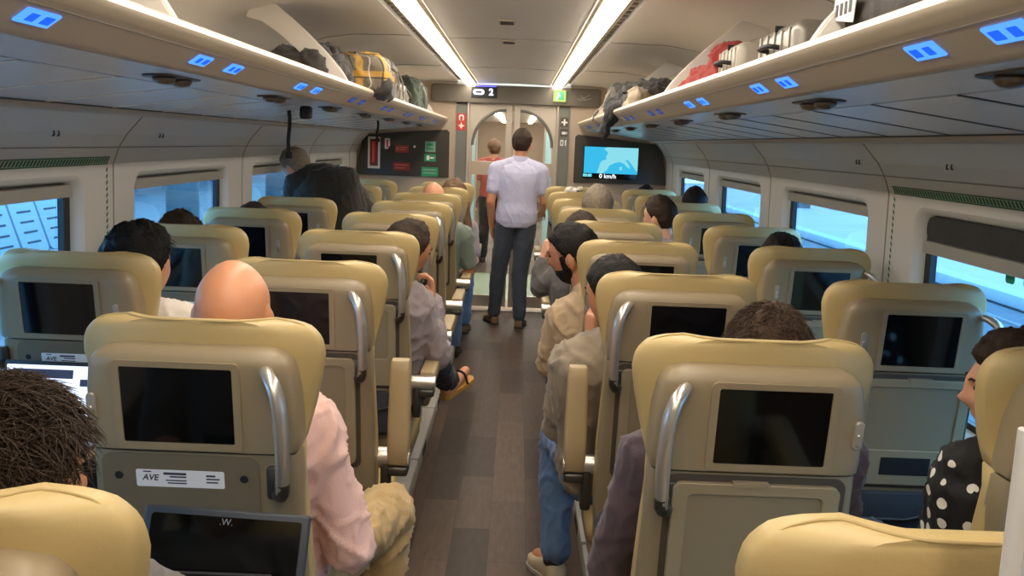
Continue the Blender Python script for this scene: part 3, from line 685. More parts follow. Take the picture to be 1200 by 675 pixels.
# ---------------------------------------------------------------- seats
SY = 1.7326; SP = .8824; XA, XWN = .5366, 1.2011
yt = lambda z: (1.28-z)*.13
def interp(T, z):
    if z <= T[0][0]: return T[0][1]
    for (a,va),(b,vb) in zip(T,T[1:]):
        if z <= b: return va+(vb-va)*(z-a)/(b-a)
    return T[-1][1]
def make_seat(name, label, m, open_tray, raised, bare, window):
    """m=+1: grab handle on +x; the rear of the backrest looks towards -y"""
    t = thing(name, label, 'train seat')
    hx, sx, tx, kx = (.065,.060,.043,.04) if window else (.028,.022,.018,0)
    # leather backrest with headrest wings
    HW = [(.46,.200),(.6,.208),(.8,.208),(.95,.198),(1.03,.195),(1.10,.213),(1.16,.227),(1.205,.234),(1.232,.232),(1.252,.223),(1.267,.208),(1.276,.185),(1.2815,.14)]
    zs = [.46,.47,.6,.75,.9,.98,1.025,1.03,1.035,1.06,1.09,1.12,1.15,1.18,1.205,1.222,1.236,1.248,1.258,1.266,1.272,1.277,1.280,1.2815]
    N = 40; rings = []
    for z in zs:
        hw = interp(HW, z); d = .125 if z < 1.13 else .02+.105*math.sqrt(max(0,1-((z-1.13)/.1516)**2))
        if z in (1.03,): hw -= .004
        r = []
        for k in range(N):
            a, b = sup(2*PI*k/N, .42); a2, b2 = sup(2*PI*k/N, .22)
            a3, b3 = sup(2*PI*k/N, .75)
            if b < 0: a, b = a2, b2
            else: a, b = a3, b3
            x = a*hw; y = .026 + (b*.026 if b < 0 else b*max(.004, d-.026))
            if z > .98: y += min(1,(z-.98)/.1)*.042*max(0,(abs(a)-.5)/.5)**1.6
            r.append(V((x, yt(z)+y, z)))
        rings.append(r)
    bm = bmesh.new(); loft(bm, rings); br = link('backrest', bm, leather, t, 50)
    bm = bmesh.new()   # piping over the top
    wing = lambda a: .042*max(0,(a-.5)/.5)**1.6
    side = [(.972*interp(HW,z), yt(z)+.012+wing(.97), z+.001) for z in (1.10,1.14,1.18,1.21,1.235,1.255,1.268,1.276,1.2805)]
    mid = [(x, yt(1.28)+.003+wing(abs(x)/.14), 1.2822) for x in (-.12,-.09,-.05,0,.05,.09,.12)]
    pts = [(-x,y,z) for x,y,z in side] + mid + side[::-1]
    tube(bm, bez(pts,2), .0024, 6); link('piping', bm, leather, br, 60)
    # upper and lower rear shells
    HU = [(1.03,.199),(1.06,.201),(1.15,.198),(1.20,.191),(1.215,.183),(1.226,.172),(1.234,.155),(1.237,.13)]
    RY = [(1.03,-.045),(1.2,-.045),(1.215,-.041),(1.226,-.032),(1.234,-.018),(1.237,-.004)]
    rings = []
    for z in (1.031,1.034,1.06,1.1,1.15,1.19,1.205,1.215,1.221,1.226,1.230,1.234,1.237):
        hw = interp(HU,z) - (.004 if z == 1.031 else 0); y0 = interp(RY,z); y1 = .05
        rings.append([V((a*hw, yt(z)+(y0+y1)/2+b*(y1-y0)/2, z)) for a,b in (sup(2*PI*k/N,.3) for k in range(N))])
    bm = bmesh.new(); loft(bm, rings); hs = link('head_shell', bm, shell_up, t, 45)
    rings = []
    for z,hw in ((.40,.19),(.41,.197),(.6,.207),(.8,.204),(.95,.199),(1.02,.197),(1.026,.194)):
        rings.append([V((a*hw, yt(z)+.005+b*.045, z)) for a,b in (sup(2*PI*k/N,.3) for k in range(N))])
    bm = bmesh.new(); loft(bm, rings); link('body_shell', bm, shell_lo, t, 45)
    def F(o0, dx=0):
        return lambda u, v, o: V((m*(u+dx), yt(v)-o0-o, v))
    f = F(.045, sx); fh = F(.045, hx)
    # screen
    bm = bmesh.new(); ring2d(bm, rrect(-.163,.077,1.034,1.211,.012), rrect(-.148,.062,1.048,1.199,.004), f, -.004, .0035); s_ = link('screen_frame', bm, shell_up, t, 40)
    bm = bmesh.new(); slab2d(bm, rrect(-.148,.062,1.048,1.199,.004), f, -.004, .001, .0006); link('screen_glass', bm, glassblack, s_)
    # coat hook
    bm = bmesh.new(); f = F(.045, kx); slab2d(bm, rrect(-.193,-.176,1.085,1.143,.0085,6), f, -.012, .002, .002); k = link('coat_hook', bm, oval_m, t, 40)
    bm = bmesh.new(); slab2d(bm, rrect(-.189,-.180,1.092,1.118,.004,5), f, .0015, .006, .002); link('hook_button', bm, silver, k, 40)
    # grab handle
    path = bez([fh(.118,1.199,-.004), fh(.128,1.194,.018), fh(.142,1.178,.036), fh(.153,1.14,.045), fh(.157,1.08,.048), fh(.156,1.02,.046), fh(.152,.978,.040), fh(.146,.958,.028)], 6)
    n = len(path); bm = bmesh.new()
    tube(bm, path, [.0125+.003*math.sin(PI*min(1,i/(n*.9))) for i in range(n)], 12, ell=.8); h = link('grab_handle', bm, silver, t, 70)
    bm = bmesh.new(); tube(bm, bez([fh(.153,.99,.043), fh(.15,.965,.034), fh(.14,.95,.014), fh(.128,.952,-.022)], 6), [.0145]*18+[.014], 10, ell=.85)
    slab2d(bm, rrect(.112,.142,.935,1.005,.008), F(.035,hx), 0, .012, .003); link('handle_foot', bm, darkmet, h, 60)
    # tray
    g = F(.039, tx)
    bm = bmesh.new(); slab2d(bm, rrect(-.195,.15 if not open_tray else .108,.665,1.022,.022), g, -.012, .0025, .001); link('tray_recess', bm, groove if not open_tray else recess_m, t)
    if not open_tray:
        bm = bmesh.new(); ring2d(bm, rrect(-.182,.137,.68,1.008,.018), rrect(-.150,.108,.79,.985,.012), g, 0, .016)
        bmesh.ops.bevel(bm, geom=list(bm.edges), offset=.0015, segments=1, affect='EDGES')
        tr = link('tray_table', bm, tray_m, t, 40)
        bm = bmesh.new(); slab2d(bm, rrect(-.153,.111,.787,.988,.01), g, .002, .0115, .001); link('tray_panel', bm, tray_in, tr)
        bm = bmesh.new(); slab2d(bm, rrect(-.09,.055,.712,.768,.003), g, .0155, .0168, .0005); link('tray_slot', bm, black, tr)
        bm = bmesh.new(); slab2d(bm, rrect(-.045,.025,1.003,1.013,.003), g, .004, .018, .002); link('tray_latch', bm, tray_m, tr)
    else:
        for x in (-.163,.078):
            bm = bmesh.new(); slab2d(bm, [(x+.008*math.cos(a), .975+.008*math.sin(a)) for a in [2*PI*i/14 for i in range(14)]], g, .002, .0045, .001); link('screw_cover', bm, black, t)
        bm = bmesh.new(); slab2d(bm, rrect(-.13,.04,.953,.989,.004), g, .002, .0032, .0004); st = link('sticker', bm, white_st, t)
        g2 = (lambda u,v,o: g(u-.015,v,o)) if m > 0 else (lambda u,v,o: g(-u-.075,v,o))
        link('sticker_logo', text_bm('AVE', .017, lambda x,y,z: g2(-.088+x, .972+y, .0034+z), .0003, shear=.25, bold=.0004), ink, st)
        bm = bmesh.new()
        for (u0,u1,z0,z1) in ((-.062,-.018,.979,.984),(-.05,-.018,.9735,.9765),(-.058,-.018,.966,.9685),(-.055,-.018,.9605,.963),(.02,.038,.977,.981),(.02,.046,.971,.974),(.02,.043,.964,.967),(-.101,-.085,.9835,.986)):
            slab2d(bm, rrect(u0,u1,z0,z1,.0008,2), g2, .0032, .0036, .0001)
        link('sticker_print', bm, ink, st)
        bm = bmesh.new(); y1 = yt(.76)-.045
        slab2d(bm, rrect(-.182,.137,y1-.27,y1,.03), lambda u,v,o: V((m*(u+tx), v, .75+o)), 0, .018, .003); link('tray_table', bm, tray_m, t, 40)
        for x in (-.17,.125):
            bm = bmesh.new(); box(bm, (m*(x+tx), y1-.03, .745), (.016,.10,.025), .004); link('tray_arm', bm, darkmet, t)
    # seat-back pocket
    q = F(.036)
    bm = bmesh.new(); slab2d(bm, rrect(-.175,.13,.47,.655,.02), q, 0, .022, .006); p = link('pocket', bm, pocket_m, t, 50)
    bm = bmesh.new(); tube(bm, [q(-.175,.585,.024), q(-.10,.572,.030), q(.05,.572,.030), q(.13,.592,.024)], .005, 8); link('pocket_rim', bm, darkmet, p, 60)
    # cushion, base, pedestal
    rings = []
    for y,hz,hw in ((.16,.03,.19),(.18,.045,.21),(.3,.05,.214),(.5,.052,.214),(.58,.045,.208),(.605,.02,.19)):
        rings.append([V((a*hw, y, .425+b*hz)) for a,b in (sup(2*PI*k/28,.45) for k in range(28))])
    bm = bmesh.new(); loft(bm, rings); link('seat_cushion', bm, leather, t, 50)
    bm = bmesh.new(); box(bm, (0,.34,.345), (.40,.46,.07), .02); link('seat_pan', bm, shell_lo, t, 40)
    bm = bmesh.new(); loft(bm, [[V((m*.02+a*w, .36+b*d, z)) for a,b in (sup(2*PI*k/20,.4) for k in range(20))] for z,w,d in ((.09,.06,.18),(.2,.045,.12),(.315,.09,.17))]); link('pedestal', bm, shell_lo, t, 50)
    bm = bmesh.new(); box(bm, (m*.115,.40,.048), (.11,.86,.096), .01); pl = link('floor_plinth', bm, plinth_m, t, 40)
    bm = bmesh.new()
    for k in range(6): box(bm, (m*.1715,.16+k*.03,.055), (.003,.012,.045))
    link('plinth_slot', bm, seam, pl)
    # armrests
    for s in (1,-1):
        if bare and s == m: continue
        yb = yt(.655)+.045
        up = raised and s == m
        bm = bmesh.new(); tube(bm, [(s*.205,yb,.672),(s*.302,yb,.672)], .030, 18); ar = link('armrest', bm, silver, t, 50)
        bm = bmesh.new()
        if up: loft(bm, [[V((s*.268+a*w, yb+.0+b*d+(z-.66)*.05, z)) for a,b in (sup(2*PI*k/20,.35) for k in range(20))] for z,w,d in ((.655,.030,.030),(.66,.034,.034),(.75,.034,.032),(.93,.031,.027),(.968,.029,.025),(.974,.026,.021))])
        else: loft(bm, [[V((s*.268+a*w, y, .685+b*h+(y-yb)*.02)) for a,b in (sup(2*PI*k/20,.35) for k in range(20))] for y,w,h in ((yb+.0,.028,.028),(yb+.02,.032,.032),(yb+.2,.032,.026),(yb+.38,.029,.022),(yb+.40,.024,.016))])
        link('armrest_pad', bm, armm, ar, 50)
        bm = bmesh.new(); box(bm, (s*.268,yb+.0,.635), (.062,.07,.03), .008); box(bm, (s*.23,yb,.60), (.03,.05,.14), .008); link('armrest_joint', bm, darkmet, ar, 50)
    return t
ORD = ['front','first','second','third','fourth','fifth','sixth','seventh','eighth']
def yk(k): return SY+SP*(k-1)
DY = -.045
protos = {}
OPEN = {('LA',1),('LW',2),('LW',3)}
RAISED = {('LA',2),('RA',2)}
SEATLABEL = {
 ('LA',0):'cream leather headrest nearest the camera, with a brown-haired head before it',
 ('RA',0):'empty cream leather seat top nearest the camera beside the pale partition edge',
 ('LA',1):'cream train seat with sticker, open tray and tablet, bald passenger in it',
 ('RA',1):'cream train seat with closed tray, curly-haired passenger in plum shirt in it',
 ('RW',1):'cream window seat holding the woman in the polka dot dress',
 ('LA',2):'cream aisle seat with raised armrest directly ahead of the bald passenger',
 ('RA',2):'cream aisle seat with raised armrest, man in grey sweater and jeans in it',
 ('LW',2):'cream window seat with sticker and open tray holding a lit laptop',
 ('RW',2):'empty cream window seat with closed tray and bare seat pocket in view',
 ('LA',3):'cream aisle seat of the passenger resting his chin on his hand',
 ('RA',3):'cream aisle seat of the bearded man in the beige jacket',
 ('LW',3):'cream window seat with sticker below its screen, curly brown hair over it',
 ('RW',3):'cream window seat with a tuft of dark hair over one corner, third row',
 ('LA',6):'cream aisle seat of the bald passenger in the teal t-shirt',
 ('RA',5):'cream aisle seat of the grey-haired passenger',
 ('RW',5):'cream window seat of the passenger leaning out into the seat gap',
 ('RW',6):'cream window seat with a dark round head rising well above it',
 ('LW',5):'cream window seat just behind the stooping man in the black jacket',
 ('LA',7):'cream aisle seat of the long-haired woman',
 ('RA',8):'cream aisle seat in the last row with a crumpled white cloth on it',
}
for col in ('LA','RA','LW','RW'):
    for k in range(0, 9):
        if col[1] == 'W' and (k == 0 or (col == 'LW' and k == 1)): continue
        s = -1 if col[0] == 'L' else 1
        m = {'LA':1,'RA':-1,'LW':-1,'RW':1}[col]
        lab = SEATLABEL.get((col,k), 'cream %s seat, %s row, on the %s side of the aisle' % ('aisle' if col[1]=='A' else 'window', ORD[k], 'notice panel' if s<0 else 'map screen'))
        key = (m, (col,k) in OPEN, (col,k) in RAISED, k == 1 and col[1] == 'A', col[1] == 'W')
        loc = (s*(XA if col[1]=='A' else XWN) + (.02 if (col,k)==('RW',1) else 0), yk(k)+DY, 0)
        if key not in protos:
            protos[key] = make_seat('train_seat', lab, *key); protos[key].location = loc; protos[key]['group'] = 'rows of train seats'
        else: dup(protos[key], loc, lab, 'rows of train seats')

# tablet on the nearest open tray, laptop further on
t = thing('tablet', 'black tablet in a dark case standing on the open tray', 'tablet', (-.43,1.45,.769))
rx = Matrix.Rotation(math.radians(-22),3,'X') @ Matrix.Rotation(math.radians(2),3,'Y')
bm = bmesh.new(); box(bm, (0,0,.112), (.292,.012,.225), .007, seg=3)
for v in bm.verts: v.co = rx @ v.co
link('tablet_case', bm, mat('tablet_case', (40,46,54), .5), t, 40)
bm = bmesh.new(); slab2d(bm, rrect(-.132,.132,.012,.212,.006), lambda u,v,o: rx @ V((u,-.006-o,v)), 0, .0012, .0004); sg = link('tablet_screen', bm, glassblack, t)
link('screen_mark', text_bm('.W.', .016, lambda x,y,z: rx @ V((.0+x,-.0074-z,.203+y)), .0003), mat('faint_print', (120,124,130), .4), sg)
bm = bmesh.new(); tube(bm, [rx @ V((-.152,0,.05)), rx @ V((-.152,0,.19))], .0045, 8); link('stylus', bm, silver, t, 60)
bm = bmesh.new(); box(bm, (0,.05,.06), (.20,.006,.14), .002, Matrix.Rotation(math.radians(28),3,'X')); link('kickstand', bm, black, t)
t = thing('laptop', 'open laptop with a bright white screen on a window seat tray', 'laptop', (-1.205,2.42,.769))
bm = bmesh.new(); box(bm, (0,-.07,.008), (.29,.19,.014), .005); link('laptop_base', bm, darkmet, t, 40)
ry = Matrix.Rotation(math.radians(-14),3,'X')
bm = bmesh.new(); box(bm, (0,0,.105), (.29,.008,.205), .004)
for v in bm.verts: v.co = ry @ v.co + V((0,.03,.012))
l = link('laptop_lid', bm, black, t, 40)
bm = bmesh.new(); slab2d(bm, rrect(-.137,.137,.012,.196,.003), lambda u,v,o: ry @ V((u,-.004-o,v))+V((0,.03,.012)), 0, .001, .0003); link('laptop_screen', bm, emitter('laptop_white', (205,222,250), 1.1), l)
bm = bmesh.new()
for r in ((-.12,.05,.16,.185),(-.10,.02,.12,.15),(.07,.12,.14,.16)): slab2d(bm, rrect(*r,.003), lambda u,v,o: ry @ V((u,-.0051-o,v))+V((0,.03,.012)), 0, .0005, .0002)
link('screen_window', bm, emitter('laptop_dark', (60,70,96), .6), l)
# white cloth on the last seat
bm = bmesh.new()
for k in range(9): ellipsoid(bm, (R.uniform(-.06,.06), R.uniform(-.012,.012), R.uniform(-.012,.02)), (.03,.014,.018), Matrix.Rotation(R.uniform(-1,1),3,'Y'))
o = remesh('white_cloth', bm, whitec, None, .006, 2, .006, 40, loc=(.541,yk(8)-.055,1.256)); tag(o, 'crumpled white cloth lying over the last aisle headrest', 'cloth')
hair_cu = mat('hair_curly_brown', (74,58,46), .7, noise_amt=.4, noise_scale=120, spec=.2)
# ---------------------------------------------------------------- people
def sstep(a, b, x):
    t = max(0, min(1, (x-a)/(b-a))); return t*t*(3-2*t)
def gs(dx, dz, cx, cz, sx, sz): return math.exp(-((dx-cx)/sx)**2-((dz-cz)/sz)**2)
def head_pt(d, face=1.):
    x, y, z = d
    ax, ay, az = .076, .099, .118
    px, py, pz = x*ax, y*ay, z*az
    if z > 0: px *= 1+.09*math.sin(PI*z); py *= 1+.05*math.sin(PI*z)
    if z < 0:
        k = (-z)**1.5; px *= 1-.30*k
        if y < 0: py *= 1-.55*k
        else: py *= 1-.05*k
    if z > .2 and y > .3: py *= 1-.10*(z-.2)
    if y < 0 and z > -.2: py *= 1.04
    if face and y > 0:
        py += .023*gs(x,z,0,-.17,.13,.13) + .012*gs(x,z,0,.04,.10,.18)       # nose, bridge
        py += .005*gs(x,z,0,.27,.5,.10)                                        # brow
        py -= .010*(gs(x,z,.36,.11,.17,.10)+gs(x,z,-.36,.11,.17,.10))          # sockets
        py += .005*(gs(x,z,.42,-.15,.2,.15)+gs(x,z,-.42,-.15,.2,.15))          # cheeks
        py += .008*gs(x,z,0,-.44,.20,.045) + .008*gs(x,z,0,-.56,.18,.05) - .004*gs(x,z,0,-.50,.2,.025)   # lips
        py += .010*gs(x,z,0,-.82,.25,.16)                                      # chin
    return V((px, py, pz))
def sph(bm, fn, u=44, v=34):
    rows = []
    for j in range(1, v):
        t = PI*j/v
        rows.append([fn(V((math.sin(t)*math.cos(2*PI*i/u), math.sin(t)*math.sin(2*PI*i/u), math.cos(t)))) for i in range(u)])
    vs = [[bm.verts.new(p) for p in r] for r in rows]
    a = bm.verts.new(fn(V((0,0,1)))); b = bm.verts.new(fn(V((0,0,-1))))
    for p, q in zip(vs, vs[1:]):
        for i in range(u): bm.faces.new((p[i],q[i],q[(i+1)%u],p[(i+1)%u]))
    for i in range(u):
        bm.faces.new((a,vs[0][i],vs[0][(i+1)%u])); bm.faces.new((b,vs[-1][(i+1)%u],vs[-1][i]))
def hairmask(d, style):
    x, y, z = d
    if style == 'beard':
        m = sstep(-.36,-.52,z)*sstep(.02,.25,y+.25*(-z))
        side = sstep(.55,.75,abs(x))*sstep(-.05,.06,y)*sstep(.12,-.02,z)*sstep(.48,.3,y)
        lips = gs(x,z,0,-.50,.16,.05)
        m = max(m, side, .9*gs(x,z,0,-.36,.28,.05)*(1 if y>0 else 0))
        return m*(1-.9*lips*(1 if y>0 else 0))
    if y > .62: h = .56
    elif y > .25: h = .18+(.56-.18)*(y-.25)/.37
    elif y > .05: h = -.12+(.30)*(y-.05)/.2
    elif y > -.22: h = -.12+.16*gs(y,0,-.1,0,.1,1)
    elif y > -.5: h = -.12-.45*(-.22-y)/.28
    else: h = -.57
    if style == 'long': h = min(h, -1.2 if y < .1 else h)
    if style == 'receding': h += .25*sstep(.1,.6,y)
    return sstep(-.05,.07,z-h)
def hand(bm, w, d, n, side, curl=.5, sc=1.):
    """palm + five fingers; d = along the hand, n = the way the palm faces, side = +1 thumb on d x n"""
    w, d, n = V(w), V(d).normalized(), V(n); n = (n-d*n.dot(d)).normalized(); s = d.cross(n)*side
    rings = []
    for h, wd, th in ((-.012,.024,.019),(.02,.032,.018),(.055,.041,.016),(.085,.042,.014),(.094,.036,.010)):
        rings.append([w+d*h*sc+s*a*wd*sc+n*b*th*sc for a, b in (sup(2*PI*k/16,.7) for k in range(16))])
    loft(bm, rings)
    for i, (o, L) in enumerate(((.031,.070),(.0105,.078),(-.0105,.072),(-.031,.056))):
        p = w+d*.085*sc+s*o*sc*1.08; a = curl*.5; q = p
        for j, f in enumerate((.45,.32,.23)):
            dd = d*math.cos(a)+n*math.sin(a)+s*o*1.2; e = q+dd.normalized()*L*f*sc
            capsule(bm, q, e, .0088*sc*(1-.08*j), .0088*sc*(1-.08*(j+1)), 8); q = e; a += curl*.75
    p = w+d*.02*sc+s*.026*sc; e = p+(d*.55+s*.7+n*.3)*.045*sc; f = e+(d*.85+s*.25+n*.35)*.034*sc
    capsule(bm, p, e, .013*sc, .0105*sc, 8); capsule(bm, e, f, .0105*sc, .0085*sc, 8)
def torso_rings(J, g=0., t0=0., t1=1., neck=True, wide=1.):
    sp = [J['pelvis'], J['pelvis'].lerp(J['neckb'],.5)+J.get('bow',V((0,0,0))), J['neckb']]
    hx = (J['hipR']-J['hipL']).normalized(); sx = (J['shR']-J['shL']).normalized()
    sw = (J['shR']-J['shL']).length/2
    prof = [(-.10,.135,.10),(0,.165,.118),(.15,.165,.122),(.32,.152,.112),(.5,.160,.115),(.68,.172,.118),(.82,.172,.108),(.90,sw*.82,.085),(.96,sw*.45,.068),(1.0,.062,.060)]
    out = []
    for t, rx, ry in prof:
        if t < t0-1e-6 or t > t1+1e-6: continue
        tt = max(0,t); a = sp[0].lerp(sp[1],tt); b = sp[1].lerp(sp[2],tt); c = a.lerp(b,tt); d = (b-a).normalized()
        if t < 0: c = c+d*(t*(J['neckb']-J['pelvis']).length)
        x = hx.lerp(sx, sstep(.1,.8,tt)); x = (x-d*x.dot(d)).normalized(); y = d.cross(x)
        out.append([c+x*p*(rx*wide+g)+y*q*(ry*wide+g) for p, q in (sup(2*PI*k/24,.85) for k in range(24))])
    return out
def sit(cx, y, k=1., **ov):
    """joints of a passenger seated in the seat whose top back is at y"""
    J = dict(pelvis=(cx,y+.35,.55), neckb=(cx,y+.215,1.075), head=(cx,y+.245,1.21), shL=(cx-.185,y+.235,1.015), shR=(cx+.185,y+.235,1.015),
             elL=(cx-.235,y+.34,.74), elR=(cx+.235,y+.34,.74), wrL=(cx-.12,y+.56,.665), wrR=(cx+.12,y+.56,.665),
             hipL=(cx-.095,y+.36,.545), hipR=(cx+.095,y+.36,.545), knL=(cx-.12,y+.77,.535), knR=(cx+.12,y+.77,.535),
             anL=(cx-.12,y+.74,.10), anR=(cx+.12,y+.74,.10), toL=(cx-.13,y+.93,.045), toR=(cx+.13,y+.93,.045))
    J.update(ov); J = {a:(V(b) if isinstance(b,(tuple,list)) else b) for a,b in J.items()}
    for a in J:   # keep clear of the side wall
        if a != 'bow': m = {'sh':1.37,'el':1.385,'wr':1.40}.get(a[:2],1.46); J[a].x = max(-m, min(m, J[a].x))
    return J
def stand(cx, y, h=1.75, **ov):
    s = h/1.75
    J = dict(pelvis=(cx,y,.95*s), neckb=(cx,y-.01,1.475*s), head=(cx,y+.02,1.63*s), shL=(cx-.195,y,1.41*s), shR=(cx+.195,y,1.41*s),
             elL=(cx-.25,y-.02,1.11*s), elR=(cx+.25,y-.02,1.11*s), wrL=(cx-.245,y+.08,.87*s), wrR=(cx+.245,y+.08,.87*s),
             hipL=(cx-.095,y,.92*s), hipR=(cx+.095,y,.92*s), knL=(cx-.10,y+.015,.50*s), knR=(cx+.10,y+.015,.50*s),
             anL=(cx-.105,y-.02,.09), anR=(cx+.105,y-.02,.09), toL=(cx-.125,y+.15,.04), toR=(cx+.125,y+.15,.04))
    J.update(ov); return {a:(V(b) if isinstance(b,(tuple,list)) else b) for a,b in J.items()}
def person(label, J, skin, yaw=0., pitch=0., roll=0., hair=None, hair_t=.014, style='short', beard=None, top=None, sleeve=1., legs=None, shoes=shoe_bk,
           vox=.008, tufts=0, tuft_len=.03, hsc=1., open_collar=False, hands=(None,None), curl=.5, ears=True, eyes=False, long_hair=None, wide=1., collar=None, sandal=False, jacket_hem=False, wr=.006):
    org = V((J['pelvis'].x, J['pelvis'].y, 0)); J = {a:(b-org if a != 'bow' else b) if isinstance(b,V) else b for a,b in J.items()}
    t = thing('person', label, 'person', org)
    Hm = Matrix.Translation(J['head']) @ Matrix.Rotation(yaw,4,'Z') @ Matrix.Rotation(-pitch,4,'X') @ Matrix.Rotation(roll,4,'Y') @ Matrix.Scale(hsc,4)
    H = lambda p: Hm @ V(p)
    # body
    bm = bmesh.new()
    loft(bm, torso_rings(J, 0, -.1, 1, wide=wide))
    for s in 'LR':
        capsule(bm, J['neckb']+(J['sh'+s]-J['neckb'])*.25, J['sh'+s], .052, .056)
        capsule(bm, J['sh'+s], J['el'+s], .054, .040); capsule(bm, J['el'+s], J['wr'+s], .041, .027)
        capsule(bm, J['hip'+s], J['kn'+s], .082, .056); capsule(bm, J['kn'+s], J['an'+s], .056, .036)
        capsule(bm, J['an'+s]-V((0,0,.03)), J['to'+s], .036, .026)
        fa = (J['wr'+s]-J['el'+s]).normalized()
        hd = hands[0 if s == 'L' else 1]
        sg = 1 if s == 'L' else -1
        if hd: d, n = V(hd[0]), V(hd[1])
        else:
            d = fa; n = V((0,0,-1)) if abs(fa.z) < .7 else V((sg,0,0))
        # thumb lies on the body-midline side for a palm facing down
        hand(bm, J['wr'+s], d, n, -1 if s == 'L' else 1, hd[2] if hd and len(hd) > 2 else curl)
    capsule(bm, J['neckb']-V((0,0,.03)), H((0,-.02,-.06)), .058, .052)
    sph(bm, lambda d: H(head_pt(d)))
    if ears:
        for s in (-1,1):
            ellipsoid(bm, H((s*.075,-.008,-.022)), (.010,.020,.033), (Hm.to_3x3() @ Matrix.Rotation(s*-.35,3,'Z') @ Matrix.Rotation(-.2,3,'X')), 12, 10)
            ellipsoid(bm, H((s*.081,-.014,-.010)), (.006,.019,.026), (Hm.to_3x3() @ Matrix.Rotation(s*-.45,3,'Z')), 12, 8)
    remesh('body', bm, skin, t, vox, 2)
    if eyes:
        for s in (-1,1):
            bm = bmesh.new(); ellipsoid(bm, H((s*.029,.0865,.013)), (.012,.007,.0065), Hm.to_3x3(), 12, 8); link('eye', bm, eye_m, t, 180)
            bm = bmesh.new(); tube(bm, [H((s*.014,.100,.028)),H((s*.03,.098,.034)),H((s*.046,.084,.029))], [.003,.004,.002], 6, ell=.6); link('eyebrow', bm, hair or hair_br, t, 180)
    # hair
    if hair:
        bm = bmesh.new(); sd = R.uniform(0,50)
        def hp(d):
            m = hairmask(d, style); p = head_pt(d, 0)
            nz = noise.noise(d*3.5+V((sd,0,0)))*.35+noise.noise(d*9+V((0,sd,0)))*.3
            topk = 1+.35*max(0,d.z)
            return H(p*(1+ (hair_t*topk*(1+nz)/.1)*m - .10*(1-m)))
        sph(bm, hp, 64, 48); ho = link('hair', bm, hair, t, 180)
        if tufts:
            bm = bmesh.new()
            for q in range(tufts):
                d = V((R.gauss(0,1),R.gauss(0,1),R.gauss(0,1))).normalized()
                if hairmask(d, style) < .8: continue
                p = head_pt(d,0)*(1+hair_t*.8/.1); nrm = d
                tg = V((R.gauss(0,1),R.gauss(0,1),R.gauss(0,1)-.4)); tg = (tg-nrm*tg.dot(nrm)).normalized()
                L = tuft_len*R.uniform(.6,1.3); w = R.uniform(.0006,.0012)
                pts = [H(p-nrm*.004), H(p+nrm*L*.16+tg*L*.3), H(p+nrm*L*.24+tg*L*.7), H(p+nrm*L*.20+tg*L*1.1)]
                tube(bm, pts, [w*1.5,w*1.5,w,w*.3], 3, cap=False)
            link('hair_strands', bm, hair, ho, 180)
        if long_hair:
            bm = bmesh.new()
            for path, ra, rb in long_hair: 
                pts = bez([V(p)-org for p in path], 5); n = len(pts)
                tube(bm, pts, [ra+(rb-ra)*i/(n-1) for i in range(n)], 14)
            remesh('hair_length', bm, hair, t, .009, 3, .005, 26)
    if beard:
        bm = bmesh.new()
        def bp(d):
            m = hairmask(d,'beard'); return H(head_pt(d)*(1+.075*m-.07*(1-m)))
        sph(bm, bp, 64, 56); link('beard', bm, beard, t, 180)
    # clothes
    if top:
        bm = bmesh.new(); loft(bm, torso_rings(J, .016, 0 if not jacket_hem else -.1, 1., wide=wide))
        for s in 'LR':
            capsule(bm, J['neckb']+(J['sh'+s]-J['neckb'])*.2, J['sh'+s], .062, .071)
            if sleeve >= 1:
                capsule(bm, J['sh'+s], J['el'+s], .070, .056); capsule(bm, J['el'+s], J['el'+s].lerp(J['wr'+s], min(1,sleeve-1+.0) if sleeve < 2 else .95), .057, .042 if sleeve >= 2 else .050)
            else:
                e = J['sh'+s].lerp(J['el'+s], sleeve); capsule(bm, J['sh'+s], e, .070, .062)
        tp = remesh('top', bm, top, t, max(.009,vox), 4, wr, 13)
        if collar:
            d = (H((0,-.02,-.06))-J['neckb']).normalized(); x, y = frame_axes(d); bm = bmesh.new()
            c = J['neckb']+d*.015
            rr = [[c+d*h+x*math.cos(2*PI*k/28)*r+y*math.sin(2*PI*k/28)*r for k in range(28)] for h,r in ((-.02,.074),(.022,.070),(.034,.066),(.03,.062),(-.01,.064))]
            loft(bm, rr, cap=False); link('collar', bm, collar, tp, 60)
    if legs:
        bm = bmesh.new(); loft(bm, torso_rings(J, .012, -.1, .16, wide=wide))
        for s in 'LR':
            capsule(bm, J['hip'+s], J['kn'+s], .098, .075); 
            capsule(bm, J['kn'+s], J['an'+s]+V((0,0,.02)), .075, .058)
        remesh('trousers', bm, legs, t, max(.009,vox), 4, wr, 13)
    if sandal:
        for s in 'LR':
            a, b = J['an'+s], J['to'+s]; d = (b-a).normalized(); x = V((d.y,-d.x,0)).normalized(); nn = d.cross(x); nn = nn if nn.z < 0 else -nn
            c = a-d*.05+nn*.045; L = (b-a).length+.085
            bm = bmesh.new(); loft(bm, [[c+d*L*u+x*w*q+nn*h for u,w,q in [(u,w,1) for u,w in ((0,.018),(.06,.032),(.4,.034),(.7,.044),(.9,.040),(1,.02))]+[(u,w,-1) for u,w in ((1,.02),(.9,.040),(.7,.044),(.4,.034),(.06,.032),(0,.018))]] for h in (-.004,.016)])
            k = link('sandal', bm, sole_y, t); bm = bmesh.new()
            m0 = c+d*L*.66; tube(bm, bez([m0+x*.042, m0+x*.03-nn*.055, m0-nn*.068, m0-x*.03-nn*.055, m0-x*.042], 5), .006, 8, ell=.5); link('sandal_strap', bm, black, k, 60)
